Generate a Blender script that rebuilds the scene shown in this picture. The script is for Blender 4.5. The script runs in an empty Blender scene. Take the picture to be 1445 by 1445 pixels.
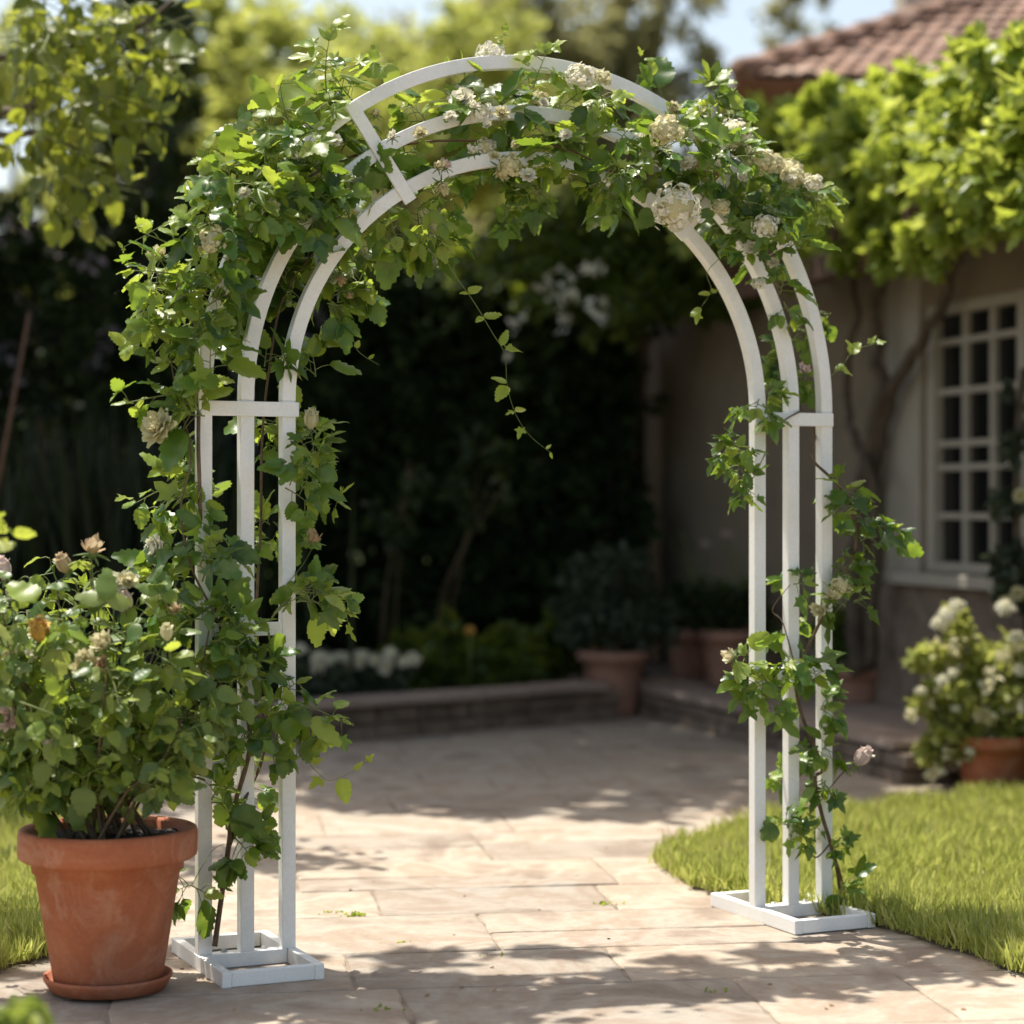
import bpy, math, random
import numpy as np
from mathutils import Vector, Matrix
random.seed(7); rng = np.random.default_rng(7)
F = 3040.0; HZ = 716.0; CX = 722.5; CAMH = 1.058
col = bpy.context.scene.collection
R = math.radians

# ---------------------------------------------------------------- measuring helpers
def at(px, py, Y):                       # point on the sight line at depth Y
    return Vector(((px-CX)/F*Y, Y, CAMH-(py-HZ)/F*Y))
def gr(px, py, z=0.0):                   # point on a horizontal plane
    Y = (CAMH-z)*F/(py-HZ); return Vector(((px-CX)/F*Y, Y, z))
AA = R(24.0); U = Vector((math.cos(AA), math.sin(AA), 0)); NF = Vector((math.sin(AA), -math.cos(AA), 0))
AC = Vector((.053, 5.27, 0))
def ap(px, py, d=0.0):                   # point in the plane of the arch, d metres to its front
    a = (px-CX)/F; b = -(py-HZ)/F
    o = AC+NF*d
    Y = (o.x*NF.x+o.y*NF.y)/(a*NF.x+NF.y)
    return Vector((a*Y, Y, CAMH+b*Y))

# ---------------------------------------------------------------- objects
def link(name, me, mats=(), parent=None):
    o = bpy.data.objects.new(name, me); col.objects.link(o)
    for m in (mats if isinstance(mats, (list, tuple)) else [mats]): me.materials.append(m)
    if parent is not None: o.parent = parent
    return o
def tag(o, label=None, cat=None, group=None, kind=None):
    if label: o['label'] = label
    if cat: o['category'] = cat
    if group: o['group'] = group
    if kind: o['kind'] = kind
    return o
def thing(name, label, cat, loc=(0,0,0), rotz=0, group=None):
    o = bpy.data.objects.new(name, None); col.objects.link(o); o.empty_display_size = .1
    o.location = loc; o.rotation_euler = (0,0,rotz)
    bpy.context.view_layer.update()
    return tag(o, label, cat, group)
def part(name, me, mats, parent, world=True, label=None):
    # world: the mesh was modelled in world coordinates; move it into the parent's frame
    if world:
        me.transform((Matrix.Translation(parent.location) @ parent.rotation_euler.to_matrix().to_4x4()).inverted())
    o = link(name, me, mats, parent)
    if label: o['label'] = label
    return o

class MB:                                # collects shapes for one mesh
    def __init__(s): s.v=[]; s.f=[]; s.m=[]; s.s=[]
    def add(s, vs, fs, mi=0, smooth=False):
        n=len(s.v); s.v += [tuple(v) for v in vs]
        for f in fs: s.f.append(tuple(i+n for i in f)); s.m.append(mi); s.s.append(smooth)
    def box(s, c, h, rot=None, mi=0, jit=0):
        vs=[]
        for z in (-1,1):
            for y in (-1,1):
                for x in (-1,1):
                    v=Vector((x*h[0]+random.uniform(-jit,jit),y*h[1]+random.uniform(-jit,jit),z*h[2]+random.uniform(-jit,jit)))
                    if rot is not None: v=rot@v
                    vs.append(v+Vector(c))
        s.add(vs,[(0,2,3,1),(4,5,7,6),(0,1,5,4),(2,6,7,3),(0,4,6,2),(1,3,7,5)],mi)
    def box2(s, a, b, mi=0):
        s.box([(a[i]+b[i])/2 for i in range(3)],[abs(b[i]-a[i])/2 for i in range(3)],None,mi)
    def tube(s, pts, rad, k=6, mi=0, cap=True):
        pts=[Vector(p) for p in pts]; n=len(pts)
        if not hasattr(rad,'__len__'): rad=[rad]*n
        vs=[]; ref=Vector((.31,.2,.93)).normalized()
        for i,p in enumerate(pts):
            t=(pts[min(i+1,n-1)]-pts[max(i-1,0)])
            if t.length<1e-9: t=Vector((0,0,1))
            t.normalize(); a=t.cross(ref)
            if a.length<.1: a=t.cross(Vector((1,0,0)))
            a.normalize(); b=t.cross(a)
            for j in range(k):
                q=2*math.pi*j/k; vs.append(p+(a*math.cos(q)+b*math.sin(q))*rad[i])
        fs=[(i*k+j,i*k+(j+1)%k,(i+1)*k+(j+1)%k,(i+1)*k+j) for i in range(n-1) for j in range(k)]
        if cap: fs += [tuple(range(k))[::-1], tuple((n-1)*k+j for j in range(k))]
        s.add(vs,fs,mi,True)
    def lathe(s, prof, k=48, c=(0,0,0), mi=0, wob=0):
        vs=[]; n=len(prof)
        for (r,z) in prof:
            for j in range(k):
                q=2*math.pi*j/k; rr=r*(1+wob*math.sin(3*q+z*20)); vs.append((c[0]+rr*math.cos(q),c[1]+rr*math.sin(q),c[2]+z))
        s.add(vs,[(i*k+j,i*k+(j+1)%k,(i+1)*k+(j+1)%k,(i+1)*k+j) for i in range(n-1) for j in range(k)],mi,True)
    def mesh(s, name='m', bevel=0, seg=2):
        me=bpy.data.meshes.new(name); me.from_pydata([tuple(v) for v in s.v],[],s.f)
        me.polygons.foreach_set('material_index', s.m); me.polygons.foreach_set('use_smooth', s.s)
        if bevel:
            import bmesh
            bm=bmesh.new(); bm.from_mesh(me)
            bmesh.ops.remove_doubles(bm, verts=bm.verts, dist=1e-5)
            es=[e for e in bm.edges if len(e.link_faces)==2 and e.calc_face_angle(0)>R(40)]
            bmesh.ops.bevel(bm, geom=es, offset=bevel, segments=seg, profile=.5, affect='EDGES')
            for f in bm.faces: f.smooth = False
            bm.to_mesh(me); bm.free()
        me.update(); return me

# ---------------------------------------------------------------- leaf scatter
def tmpl_ovate(n=7, w=.33, serr=.05, fold=.25, droop=.25):
    v=[]; f=[]
    ts=np.linspace(0,1,n+1)
    for i,t in enumerate(ts):
        wd=w*math.sin(math.pi*min(1,t**.78))**.8*(1-.15*t) if 0<t<1 else 0
        zz=-droop*t*t
        v.append((0,t,zz))
        if 0<i<n:
            k=serr if i%2 else -serr*.4
            v.append((-(wd+k*.5),t+k*.6,zz+wd*fold)); v.append((wd+k*.5,t+k*.6,zz+wd*fold))
    idx=lambda i:(0 if i==0 else 1+(i-1)*3)
    for i in range(n):
        a=idx(i); b=idx(i+1)
        if i==0: f += [(a,b,b+1),(a,b+2,b)]
        elif i==n-1: f += [(a,b,a+1),(a,a+2,b)]
        else: f += [(a,b,b+1,a+1),(a,a+2,b+2,b)]
    return v,f
def tmpl_ovate_fine(w=.36, teeth=6, fold=.22, droop=.3, curl=.0):
    v=[];f=[];n=teeth*2
    rows=[]
    for i in range(n+1):
        t=i/n; wd=w*(math.sin(math.pi*t**.72)**.75 if 0<t<1 else 0)
        zz=-droop*t*t+.03*math.sin(9*t)
        c=len(v); v.append((0,t,zz))
        if 0<i<n:
            k=.035 if i%2 else -.012
            for sg in (-1,1):
                v.append((sg*wd*.55,t-.02,zz+wd*fold*.6+.012*math.sin(i*1.7)))
                v.append((sg*(wd+k),t+.05*(i%2),zz+wd*fold-curl*wd))
            rows.append((c,c+1,c+2,c+3,c+4))
        else: rows.append((c,))
    for i in range(n):
        a=rows[i]; b=rows[i+1]
        if len(a)==1: f += [(a[0],b[0],b[1]),(a[0],b[1],b[2]),(a[0],b[3],b[0]),(a[0],b[4],b[3])]
        elif len(b)==1: f += [(a[0],b[0],a[1]),(a[1],b[0],a[2]),(a[0],a[3],b[0]),(a[3],a[4],b[0])]
        else: f += [(a[0],b[0],b[1],a[1]),(a[1],b[1],b[2],a[2]),(a[0],a[3],b[3],b[0]),(a[3],a[4],b[4],b[3])]
    return v,f
def tmpl_lobed(fold=.18, droop=.22, depth=.42, teeth=True, w=1.0):
    lob=[(-140,.34),(-75,.62),(-32,.52+.25),(0,1.0),(32,.52+.25),(75,.62),(140,.34)]
    pts=[(-165,.10)]
    L=[(-128,.42),(-66,.66),(0,1.0),(66,.66),(128,.42)]
    for i,(a,r) in enumerate(L):
        if i>0:
            pa,pr=L[i-1]; pts.append(((a+pa)/2, min(r,pr)*(1-depth)+.06))
        if teeth: pts.append((a-15,r*.72)); pts.append((a-9,r*.80))
        pts.append((a,r))
        if teeth: pts.append((a+9,r*.80)); pts.append((a+15,r*.72))
    pts.append((165,.10))
    c0=(0,.22,.02); v=[c0,(0,0,0)]
    for (a,r) in pts:
        q=R(a); x=r*math.sin(q)*.72*w; y=.28+r*math.cos(q)*.72
        v.append((x,y,abs(x)*fold-droop*y*y+.04*math.sin(a*.13)))
    n=len(pts); f=[(0,2+i+1,2+i) for i in range(n-1)]+[(0,2,1),(0,1,1+n)]
    return v,f
def tmpl_quad(w=.3):
    return [(0,0,0),(-w,.5,.08),(0,1,-.15),(w,.5,.08)],[(0,2,1),(0,3,2)]
def tmpl_hexleaf(w=.32):
    return [(0,0,0),(-w*.8,.3,.07),(-w*.75,.65,.03),(0,1,-.2),(w*.75,.65,.03),(w*.8,.3,.07),(0,.5,-.04)],[(0,6,1),(1,6,2),(2,6,3),(3,6,4),(4,6,5),(5,6,0)]
def nrm(a):
    return a/np.maximum(np.linalg.norm(a,axis=1,keepdims=True),1e-9)
def scatter(tmpls, P, D, N, S, name='leaves', smooth=False):
    """one mesh of many leaves: P base points, D tip directions, N normals, S lengths"""
    P=np.asarray(P,float).reshape(-1,3); D=nrm(np.asarray(D,float).reshape(-1,3)); N=np.asarray(N,float).reshape(-1,3); S=np.asarray(S,float).ravel()
    X=nrm(np.cross(D,N)); Z=np.cross(X,D)
    which=rng.integers(0,len(tmpls),len(P)); Vs=[];LI=[];LT=[];off=0
    for ti,(tv,tf) in enumerate(tmpls):
        ix=np.where(which==ti)[0]
        if not len(ix): continue
        tv=np.array(tv); wv=rng.uniform(.85,1.2,len(ix))
        W=(P[ix][:,None,:]+S[ix][:,None,None]*(tv[None,:,0:1]*wv[:,None,None]*X[ix][:,None,:]+tv[None,:,1:2]*D[ix][:,None,:]+tv[None,:,2:3]*Z[ix][:,None,:]))
        nv=len(tv); fl=np.array([i for f in tf for i in f]); ft=np.array([len(f) for f in tf])
        LI.append((fl[None,:]+(np.arange(len(ix))*nv)[:,None]+off).ravel()); LT.append(np.tile(ft,len(ix)))
        Vs.append(W.reshape(-1,3)); off+=nv*len(ix)
    V=np.concatenate(Vs); LI=np.concatenate(LI).astype(np.int32); LT=np.concatenate(LT).astype(np.int32)
    me=bpy.data.meshes.new(name); me.vertices.add(len(V)); me.vertices.foreach_set('co',V.astype(np.float32).ravel())
    me.loops.add(len(LI)); me.loops.foreach_set('vertex_index',LI)
    me.polygons.add(len(LT)); st=np.concatenate([[0],np.cumsum(LT)[:-1]]).astype(np.int32)
    me.polygons.foreach_set('loop_start',st)
    try: me.polygons.foreach_set('loop_total',LT)
    except Exception: pass
    me.update(calc_edges=True); me.validate()
    me.polygons.foreach_set('use_smooth',np.full(len(LT),smooth,dtype=bool))
    return me
def rand_dirs(n):
    return nrm(rng.normal(size=(n,3)))

# ---------------------------------------------------------------- materials
def new_mat(name):
    m=bpy.data.materials.new(name); m.use_nodes=True; nt=m.node_tree
    return m,nt,nt.nodes['Principled BSDF'],nt.nodes['Material Output']
def ramp(nt, fac, stops):
    r=nt.nodes.new('ShaderNodeValToRGB'); e=r.color_ramp.elements
    while len(e)<len(stops): e.new(.5)
    for i,(p,c) in enumerate(stops): e[i].position=p; e[i].color=(*c,1)
    nt.links.new(fac,r.inputs[0]); return r.outputs[0]
def noise(nt, scale, detail=4, rough=.55, vec=None, dist=0):
    n=nt.nodes.new('ShaderNodeTexNoise'); n.inputs['Scale'].default_value=scale; n.inputs['Detail'].default_value=detail
    n.inputs['Roughness'].default_value=rough; n.inputs['Distortion'].default_value=dist
    if vec is None: vec=nt.nodes.new('ShaderNodeTexCoord').outputs['Object']
    nt.links.new(vec,n.inputs['Vector']); return n.outputs['Fac']
def mixc(nt, fac, a, b, mode='MIX'):
    m=nt.nodes.new('ShaderNodeMix'); m.data_type='RGBA'; m.blend_type=mode
    for s,v in ((0,fac),(6,a),(7,b)):
        if hasattr(v,'is_linked') or hasattr(v,'links'): nt.links.new(v,m.inputs[s])
        elif isinstance(v,(int,float)): m.inputs[s].default_value=v
        else: m.inputs[s].default_value=(*v,1)
    return m.outputs[2]
def bump(nt, bsdf, h, strength=.3, dist=.01):
    b=nt.nodes.new('ShaderNodeBump'); b.inputs['Strength'].default_value=strength; b.inputs['Distance'].default_value=dist
    nt.links.new(h,b.inputs['Height']); nt.links.new(b.outputs[0],bsdf.inputs['Normal'])
def leaf_mat(name, stops, trans=.4, tcol=(.28,.42,.04), rough=.42, spec=.5, patch=True):
    m,nt,b,out=new_mat(name)
    g=nt.nodes.new('ShaderNodeNewGeometry')
    c=ramp(nt,g.outputs['Random Per Island'],stops)
    if patch:
        c=mixc(nt,ramp(nt,noise(nt,28,3),[(.45,(0,0,0)),(.75,(.5,.5,.5))]),c,(.20,.24,.07))
    nt.links.new(c,b.inputs['Base Color']); b.inputs['Roughness'].default_value=rough; b.inputs['Specular IOR Level'].default_value=spec
    t=nt.nodes.new('ShaderNodeBsdfTranslucent')
    tc=mixc(nt,.55,c,tcol); nt.links.new(tc,t.inputs[0])
    mx=nt.nodes.new('ShaderNodeMixShader'); mx.inputs[0].default_value=trans
    nt.links.new(b.outputs[0],mx.inputs[1]); nt.links.new(t.outputs[0],mx.inputs[2]); nt.links.new(mx.outputs[0],out.inputs[0])
    if patch: bump(nt,b,noise(nt,90,2),.25,.002)
    return m
def stone_mat(name, stops, scale=3, bstr=.4, rough=.85, island=.5, fine=60):
    m,nt,b,out=new_mat(name)
    g=nt.nodes.new('ShaderNodeNewGeometry')
    n1=noise(nt,scale,8,.6,dist=.6)
    c=ramp(nt,n1,stops)
    c2=ramp(nt,g.outputs['Random Per Island'],[(0,(.66,.66,.67)),(.3,(.93,.89,.86)),(.6,(1,1,.99)),(1,(.98,.90,.83))])
    c=mixc(nt,island,c,c2,'MULTIPLY')
    n2=noise(nt,fine,6,.7)
    c=mixc(nt,.35,c,ramp(nt,n2,[(.3,(.6,.56,.52)),(.6,(1,1,1))]),'MULTIPLY')
    nt.links.new(c,b.inputs['Base Color']); b.inputs['Roughness'].default_value=rough
    add=nt.nodes.new('ShaderNodeMath'); add.operation='MULTIPLY_ADD'; nt.links.new(n2,add.inputs[0]); add.inputs[1].default_value=.35; nt.links.new(n1,add.inputs[2])
    bump(nt,b,add.outputs[0],bstr,.02); return m
def plain(name, c, rough=.6, nz=0, scale=20, spec=.5):
    m,nt,b,out=new_mat(name); b.inputs['Base Color'].default_value=(*c,1); b.inputs['Roughness'].default_value=rough; b.inputs['Specular IOR Level'].default_value=spec
    if nz:
        n=noise(nt,scale,5,.6); c2=ramp(nt,n,[(.3,tuple(x*(1-nz) for x in c)),(.7,tuple(min(1,x*(1+nz*.6)) for x in c))])
        nt.links.new(c2,b.inputs['Base Color']); bump(nt,b,n,.2,.004)
    return m

M={}
# white painted timber with faint brush grain and grime
m,nt,b,_=new_mat('white_paint'); n=noise(nt,9,6,.6)
c=ramp(nt,n,[(.3,(.83,.83,.79)),(.6,(.90,.90,.87))]); c=mixc(nt,.5,c,ramp(nt,noise(nt,160,3),[(.35,(.9,.89,.86)),(.6,(1,1,1))]),'MULTIPLY')
nt.links.new(c,b.inputs['Base Color']); b.inputs['Roughness'].default_value=.42; bump(nt,b,noise(nt,70,4),.12,.002); M['paint']=m
M['vine']=leaf_mat('vine_leaf',[(0,(.014,.055,.014)),(.35,(.03,.095,.018)),(.7,(.075,.175,.026)),(1,(.20,.30,.045))],.42,(.42,.58,.04),.36)
M['young']=leaf_mat('young_leaf',[(0,(.13,.22,.03)),(.5,(.21,.31,.045)),(1,(.30,.36,.07))],.5,(.58,.68,.06),.42)  # young growth, also the colour for sunlit-looking leaf masses
M['rose']=leaf_mat('rose_leaf',[(0,(.04,.10,.025)),(.4,(.085,.17,.04)),(.75,(.17,.25,.06)),(1,(.30,.34,.10))],.45,(.50,.58,.07),.42)
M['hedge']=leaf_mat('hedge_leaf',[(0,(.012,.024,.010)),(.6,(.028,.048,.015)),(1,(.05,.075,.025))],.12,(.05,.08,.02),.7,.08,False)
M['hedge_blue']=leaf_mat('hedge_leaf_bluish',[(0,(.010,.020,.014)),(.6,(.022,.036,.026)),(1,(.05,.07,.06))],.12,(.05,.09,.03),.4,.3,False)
M['lime']=leaf_mat('pergola_leaf',[(0,(.10,.17,.025)),(.4,(.20,.29,.04)),(.8,(.36,.43,.08)),(1,(.50,.54,.20))],.5,(.66,.72,.08),.38,.5,False)
M['canopy']=leaf_mat('canopy_leaf',[(0,(.035,.07,.014)),(.5,(.07,.12,.02)),(1,(.15,.20,.03))],.45,(.42,.48,.03),.42,.5,False)
M['bough']=leaf_mat('bough_leaf',[(0,(.05,.085,.018)),(.45,(.10,.15,.025)),(.8,(.20,.25,.035)),(1,(.34,.36,.10))],.5,(.52,.56,.04),.4)
M['tree_y']=leaf_mat('tree_leaf_yellowish',[(0,(.22,.26,.06)),(.5,(.32,.36,.09)),(1,(.44,.46,.15))],.5,(.70,.72,.16),.5,.3,False)
M['tree_o']=leaf_mat('tree_leaf_olive',[(0,(.15,.155,.075)),(.5,(.24,.24,.11)),(1,(.33,.32,.17))],.5,(.50,.48,.20),.5,.3,False)
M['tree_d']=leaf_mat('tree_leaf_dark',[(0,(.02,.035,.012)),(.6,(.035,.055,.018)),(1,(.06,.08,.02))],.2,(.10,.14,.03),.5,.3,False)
M['sage']=leaf_mat('sage_leaf',[(0,(.04,.055,.032)),(.6,(.065,.085,.052)),(1,(.10,.12,.085))],.2,(.12,.16,.06),.6,.2,False)
M['grass']=leaf_mat('grass_blade',[(0,(.19,.24,.045)),(.5,(.32,.37,.08)),(.85,(.44,.45,.15)),(1,(.56,.50,.28))],.5,(.68,.70,.16),.45,.4,False)
M['reed']=leaf_mat('reed_blade',[(0,(.012,.02,.010)),(1,(.03,.045,.015))],.15,(.06,.08,.02),.5,.3,False)
M['stem']=plain('woody_stem',(.13,.085,.045),.75,.4,60)
M['green_stem']=plain('green_stem',(.16,.20,.05),.55,.3,60)
M['bark']=plain('bark',(.10,.075,.05),.9,.45,14)
M['soil']=plain('potting_soil',(.018,.013,.010),.95,.5,60)
M['earth']=plain('earth',(.07,.05,.035),.95,.4,20)
def petal_mat(name, stops, tr=.3):
    m=leaf_mat(name,stops,tr,(.75,.68,.55),.55,.3,False); return m
M['white']=petal_mat('white_petal',[(0,(.80,.77,.62)),(.7,(.88,.87,.78)),(1,(.70,.72,.48))])
M['cream']=petal_mat('cream_petal',[(0,(.62,.58,.30)),(1,(.78,.74,.50))])
M['pink']=petal_mat('pink_petal',[(0,(.62,.44,.44)),(.5,(.74,.60,.56)),(1,(.80,.72,.62))])
M['dry']=petal_mat('dried_petal',[(0,(.42,.30,.14)),(.6,(.58,.46,.26)),(1,(.50,.30,.18))])
M['apricot']=petal_mat('apricot_petal',[(0,(.70,.40,.07)),(1,(.80,.52,.14))])
M['mauve']=petal_mat('mauve_petal',[(0,(.20,.17,.22)),(1,(.34,.30,.36))])
M['sepal']=plain('sepal',(.12,.18,.04),.6)
M['pave']=stone_mat('flagstone',[(.22,(.18,.14,.11)),(.38,(.29,.23,.175)),(.48,(.41,.36,.29)),(.56,(.335,.262,.195)),(.64,(.41,.365,.30)),(.78,(.235,.215,.195))],2.6,.8,.8,.7,30)
M['rubble']=stone_mat('rubble_stone',[(.3,(.10,.075,.055)),(.5,(.20,.15,.11)),(.7,(.28,.22,.17))],6,.6,.9,.7,40)
M['cap']=stone_mat('coping_stone',[(.3,(.26,.19,.15)),(.6,(.40,.31,.25))],3,.4,.85,.4,40)
M['mortar']=stone_mat('joint_sand',[(.3,(.13,.10,.075)),(.5,(.24,.19,.14)),(.7,(.32,.26,.20))],12,.4,.95,0,80)
M['turf']=plain('turf_soil',(.13,.10,.05),.95,.4,30)
# terracotta with chalky bloom
m,nt,b,_=new_mat('terracotta'); n=noise(nt,5,6,.65,dist=.8)
c=ramp(nt,n,[(.3,(.30,.082,.030)),(.52,(.38,.115,.045)),(.68,(.45,.17,.08))]); c=mixc(nt,ramp(nt,noise(nt,9,7,.7,dist=1.2),[(.50,(0,0,0)),(.70,(.55,.55,.55))]),c,(.50,.31,.21))
c=mixc(nt,.5,c,ramp(nt,noise(nt,120,3),[(.35,(.8,.76,.72)),(.55,(1,1,1))]),'MULTIPLY')
c=mixc(nt,ramp(nt,noise(nt,3.2,5,.6),[(.5,(0,0,0)),(.7,(.6,.6,.6))]),c,(.22,.09,.05))
nt.links.new(c,b.inputs['Base Color']); b.inputs['Roughness'].default_value=.75; bump(nt,b,noise(nt,60,6,.7),.15,.004); M['terra']=m
M['terra2']=plain('weathered_terracotta',(.36,.19,.13),.85,.3,8)
M['plaster']=plain('plaster',(.25,.20,.14),.9,.15,4)
M['trim']=plain('window_paint',(.40,.36,.29),.6,.06,8)
M['wood']=plain('pergola_timber',(.11,.06,.035),.8,.4,12)
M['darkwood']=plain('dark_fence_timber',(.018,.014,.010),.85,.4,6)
m,nt,b,_=new_mat('window_glass'); b.inputs['Base Color'].default_value=(.012,.012,.012,1); b.inputs['Roughness'].default_value=.12; M['glass']=m
M['tile']=stone_mat('roof_tile',[(.3,(.14,.09,.065)),(.5,(.27,.165,.12)),(.75,(.36,.27,.21))],2,.3,.85,.8,20)
M['rust']=plain('brown_stake',(.12,.06,.03),.8,.3,30)

LF=tmpl_ovate_fine(); LF2=tmpl_ovate_fine(.30,5,.1,.45,.3); LO=tmpl_lobed(); LO2=tmpl_lobed(.3,.4,.5,True,1.1); LH=tmpl_hexleaf(); LQ=tmpl_quad()

# ================================================================ SETTING
# big ground sheet
g=MB(); g.add([(-300,-40,-.05),(300,-40,-.05),(300,600,-.05),(-300,600,-.05)],[(0,1,2,3)])
tag(link('ground',g.mesh(),M['turf']),kind='structure')
# joints under the flagstones
g=MB(); g.add([(-4.5,.8,-.0035),(5,.8,-.0035),(5,12.4,-.0035),(-4.5,12.4,-.0035)],[(0,1,2,3)])
tag(link('path_bedding',g.mesh(),M['mortar']),kind='structure')
# flagstones
def flagstones():
    mb=MB(); ang=R(8.0); ca,sa=math.cos(ang),math.sin(ang)
    rnd=random.Random(21)
    def W(x,y,z): return (x*ca-y*sa, x*sa+y*ca, z)
    y=.6
    while y<13:
        h=rnd.choice([.30,.38,.46,.55]); x=-5.0+rnd.uniform(0,.5)
        while x<6.5:
            w=rnd.choice([.38,.5,.62,.75,.9])
            subs=[(x,y,w,h)]
            if h>.4 and rnd.random()<.3:
                k=rnd.uniform(.4,.6); subs=[(x,y,w,h*k),(x,y+h*k,w,h*(1-k))]
            for (sx,sy,sw,sh) in subs:
                gp=.0022+rnd.uniform(0,.0018); z0=rnd.uniform(-.0015,.0015); tx=rnd.uniform(-.002,.002)
                pts=[]
                x0,x1,y0,y1=sx+gp,sx+sw-gp,sy+gp,sy+sh-gp
                def edge(a,b,c,d,n):
                    for i in range(n):
                        t=i/n; pts.append((a+(c-a)*t,b+(d-b)*t))
                nx=max(3,int(sw/.06)); ny=max(3,int(sh/.06))
                edge(x0,y0,x1,y0,nx); edge(x1,y0,x1,y1,ny); edge(x1,y1,x0,y1,nx); edge(x0,y1,x0,y0,ny)
                cx,cy=(x0+x1)/2,(y0+y1)/2
                P=[(px+rnd.gauss(0,.0025),py+rnd.gauss(0,.0025)) for px,py in pts]
                rings=[]
                for ins,z in ((0,-.03),(0,-.004),(.004,-.001),(.012,0)):
                    rg=[]
                    for px,py in P:
                        dx,dy=px-cx,py-cy; L=math.hypot(dx,dy); k=max(0,1-ins*1.3/L)
                        rg.append(W(cx+dx*k,cy+dy*k,z0+z+tx*(px-cx)*2))
                    rings.append(rg)
                n=len(P); vs=[v for r_ in rings for v in r_]
                fs=[(i*n+j,i*n+(j+1)%n,(i+1)*n+(j+1)%n,(i+1)*n+j) for i in range(3) for j in range(n)]+[tuple(3*n+j for j in range(n))]
                mb.add(vs,fs)
            x+=w
        y+=h
    return mb.mesh()
tag(link('path',flagstones(),M['pave']),kind='structure')

# lawns
def smooth_poly(pts,n=5):
    out=[]
    for i in range(len(pts)-1):
        for k in range(n): out.append(pts[i].lerp(pts[i+1],k/n))
    out.append(pts[-1]); return out
def inside(P, poly):
    x=P[:,0];y=P[:,1];c=np.zeros(len(P),bool);j=len(poly)-1
    for i in range(len(poly)):
        xi,yi=poly[i];xj,yj=poly[j]
        with np.errstate(divide='ignore',invalid='ignore'):
            c^=((yi>y)!=(yj>y))&(x<(xj-xi)*(y-yi)/(yj-yi+1e-12)+xi)
        j=i
    return c
def lawn(name, edge, extra, dens, label, hb=.034):
    poly=[(p.x,p.y) for p in edge]+extra
    mb=MB(); n=len(poly)
    top=[(x,y,.006) for x,y in poly]; bot=[(x,y,-.03) for x,y in poly]
    mb.add(top+bot,[tuple(range(n))]+[(i,(i+1)%n,n+(i+1)%n,n+i) for i in range(n)])
    tag(link(name+'_ground',mb.mesh(),M['turf']),kind='structure')
    A=np.array(poly); lo=A.min(0); hi=A.max(0)
    pts=[]
    for (x0,x1,y0,y1,d) in dens:
        k=int((x1-x0)*(y1-y0)*d); q=np.stack([rng.uniform(x0,x1,k),rng.uniform(y0,y1,k)],1)
        pts.append(q[inside(q,poly)])
    ee=[]
    for a_,b_ in zip(edge[:-1],edge[1:]):
        if min(a_.y,b_.y)<4.2: continue
        m_=int((b_-a_).length*1500); t_=rng.random(m_)[:,None]
        ee.append(np.array([a_.x,a_.y])[None]*(1-t_)+np.array([b_.x,b_.y])[None]*t_+rng.normal(0,.012,(m_,2)))
    pts+=ee
    q=np.concatenate(pts); k=len(q)
    # tufty height
    hh=hb*1.15*(.5+.95*rng.random(k)**2.5)*(1+.25*np.sin(q[:,0]*5.3+1)*np.sin(q[:,1]*4.1))*(1+.35*np.sin(q[:,0]*17+3*np.sin(q[:,1]*9))*np.sin(q[:,1]*21))
    P=np.concatenate([q,np.full((k,1),.01)],1)
    D=np.stack([rng.normal(0,.33,k),rng.normal(-.05,.33,k),np.ones(k)],1); N=rand_dirs(k); N[:,2]*=.2
    blade=([(-.045,0,0),(.045,0,0),(-.035,.5,.03),(.035,.5,.03),(0,1,.16)],[(0,1,3,2),(2,3,4)])
    me=scatter([blade],P,D,N,hh*1.25,'blades')
    tag(link(name,me,M['grass']),label,'grass',kind='stuff')
E=[(1445,1376),(1400,1357),(1340,1338),(1300,1325),(1260,1312),(1200,1298),(1120,1285),(1050,1272),(985,1254),(950,1236),(932,1220),(950,1204),(1000,1186),(1060,1170),(1130,1160),(1240,1145),(1350,1131),(1445,1120)]
E=[gr(x,y) for x,y in E]
edge=[Vector((1.55,4.35,0))]+E+[Vector((2.3,8.25,0)),Vector((2.6,8.0,0))]
edge=[p+Vector((random.gauss(0,.008),random.gauss(0,.008),0)) for p in smooth_poly(edge,5)]
lawn('lawn',edge,[(6,8.0),(6,2.5),(2.2,2.5),(1.8,3.6)],[(.4,1.5,4.6,6.4,42000),(.4,2.1,6.4,8.3,16000),(1.5,2.8,4.4,6.4,9000),(2.1,4.2,4.0,8.0,2500)],'short sunlit lawn right of the path, by the arch foot')
E2=[gr(-60,1395),gr(0,1368),gr(60,1350),gr(90,1342),Vector((-1.08,5.5,0)),Vector((-1.12,6.4,0)),Vector((-1.3,7.4,0)),Vector((-1.75,8.2,0))]
edge2=[p+Vector((random.gauss(0,.008),random.gauss(0,.008),0)) for p in smooth_poly(E2,5)]
lawn('grass',edge2,[(-2.6,8.3),(-5,7.4),(-5,3.6),(-1.7,4.2)],[(-1.7,-1.0,4.4,5.6,42000),(-2.2,-1.0,5.6,8.3,14000),(-3.2,-1.7,4.3,8.0,4000)],'sunlit grass at the left edge, behind the big rose pot')

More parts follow.
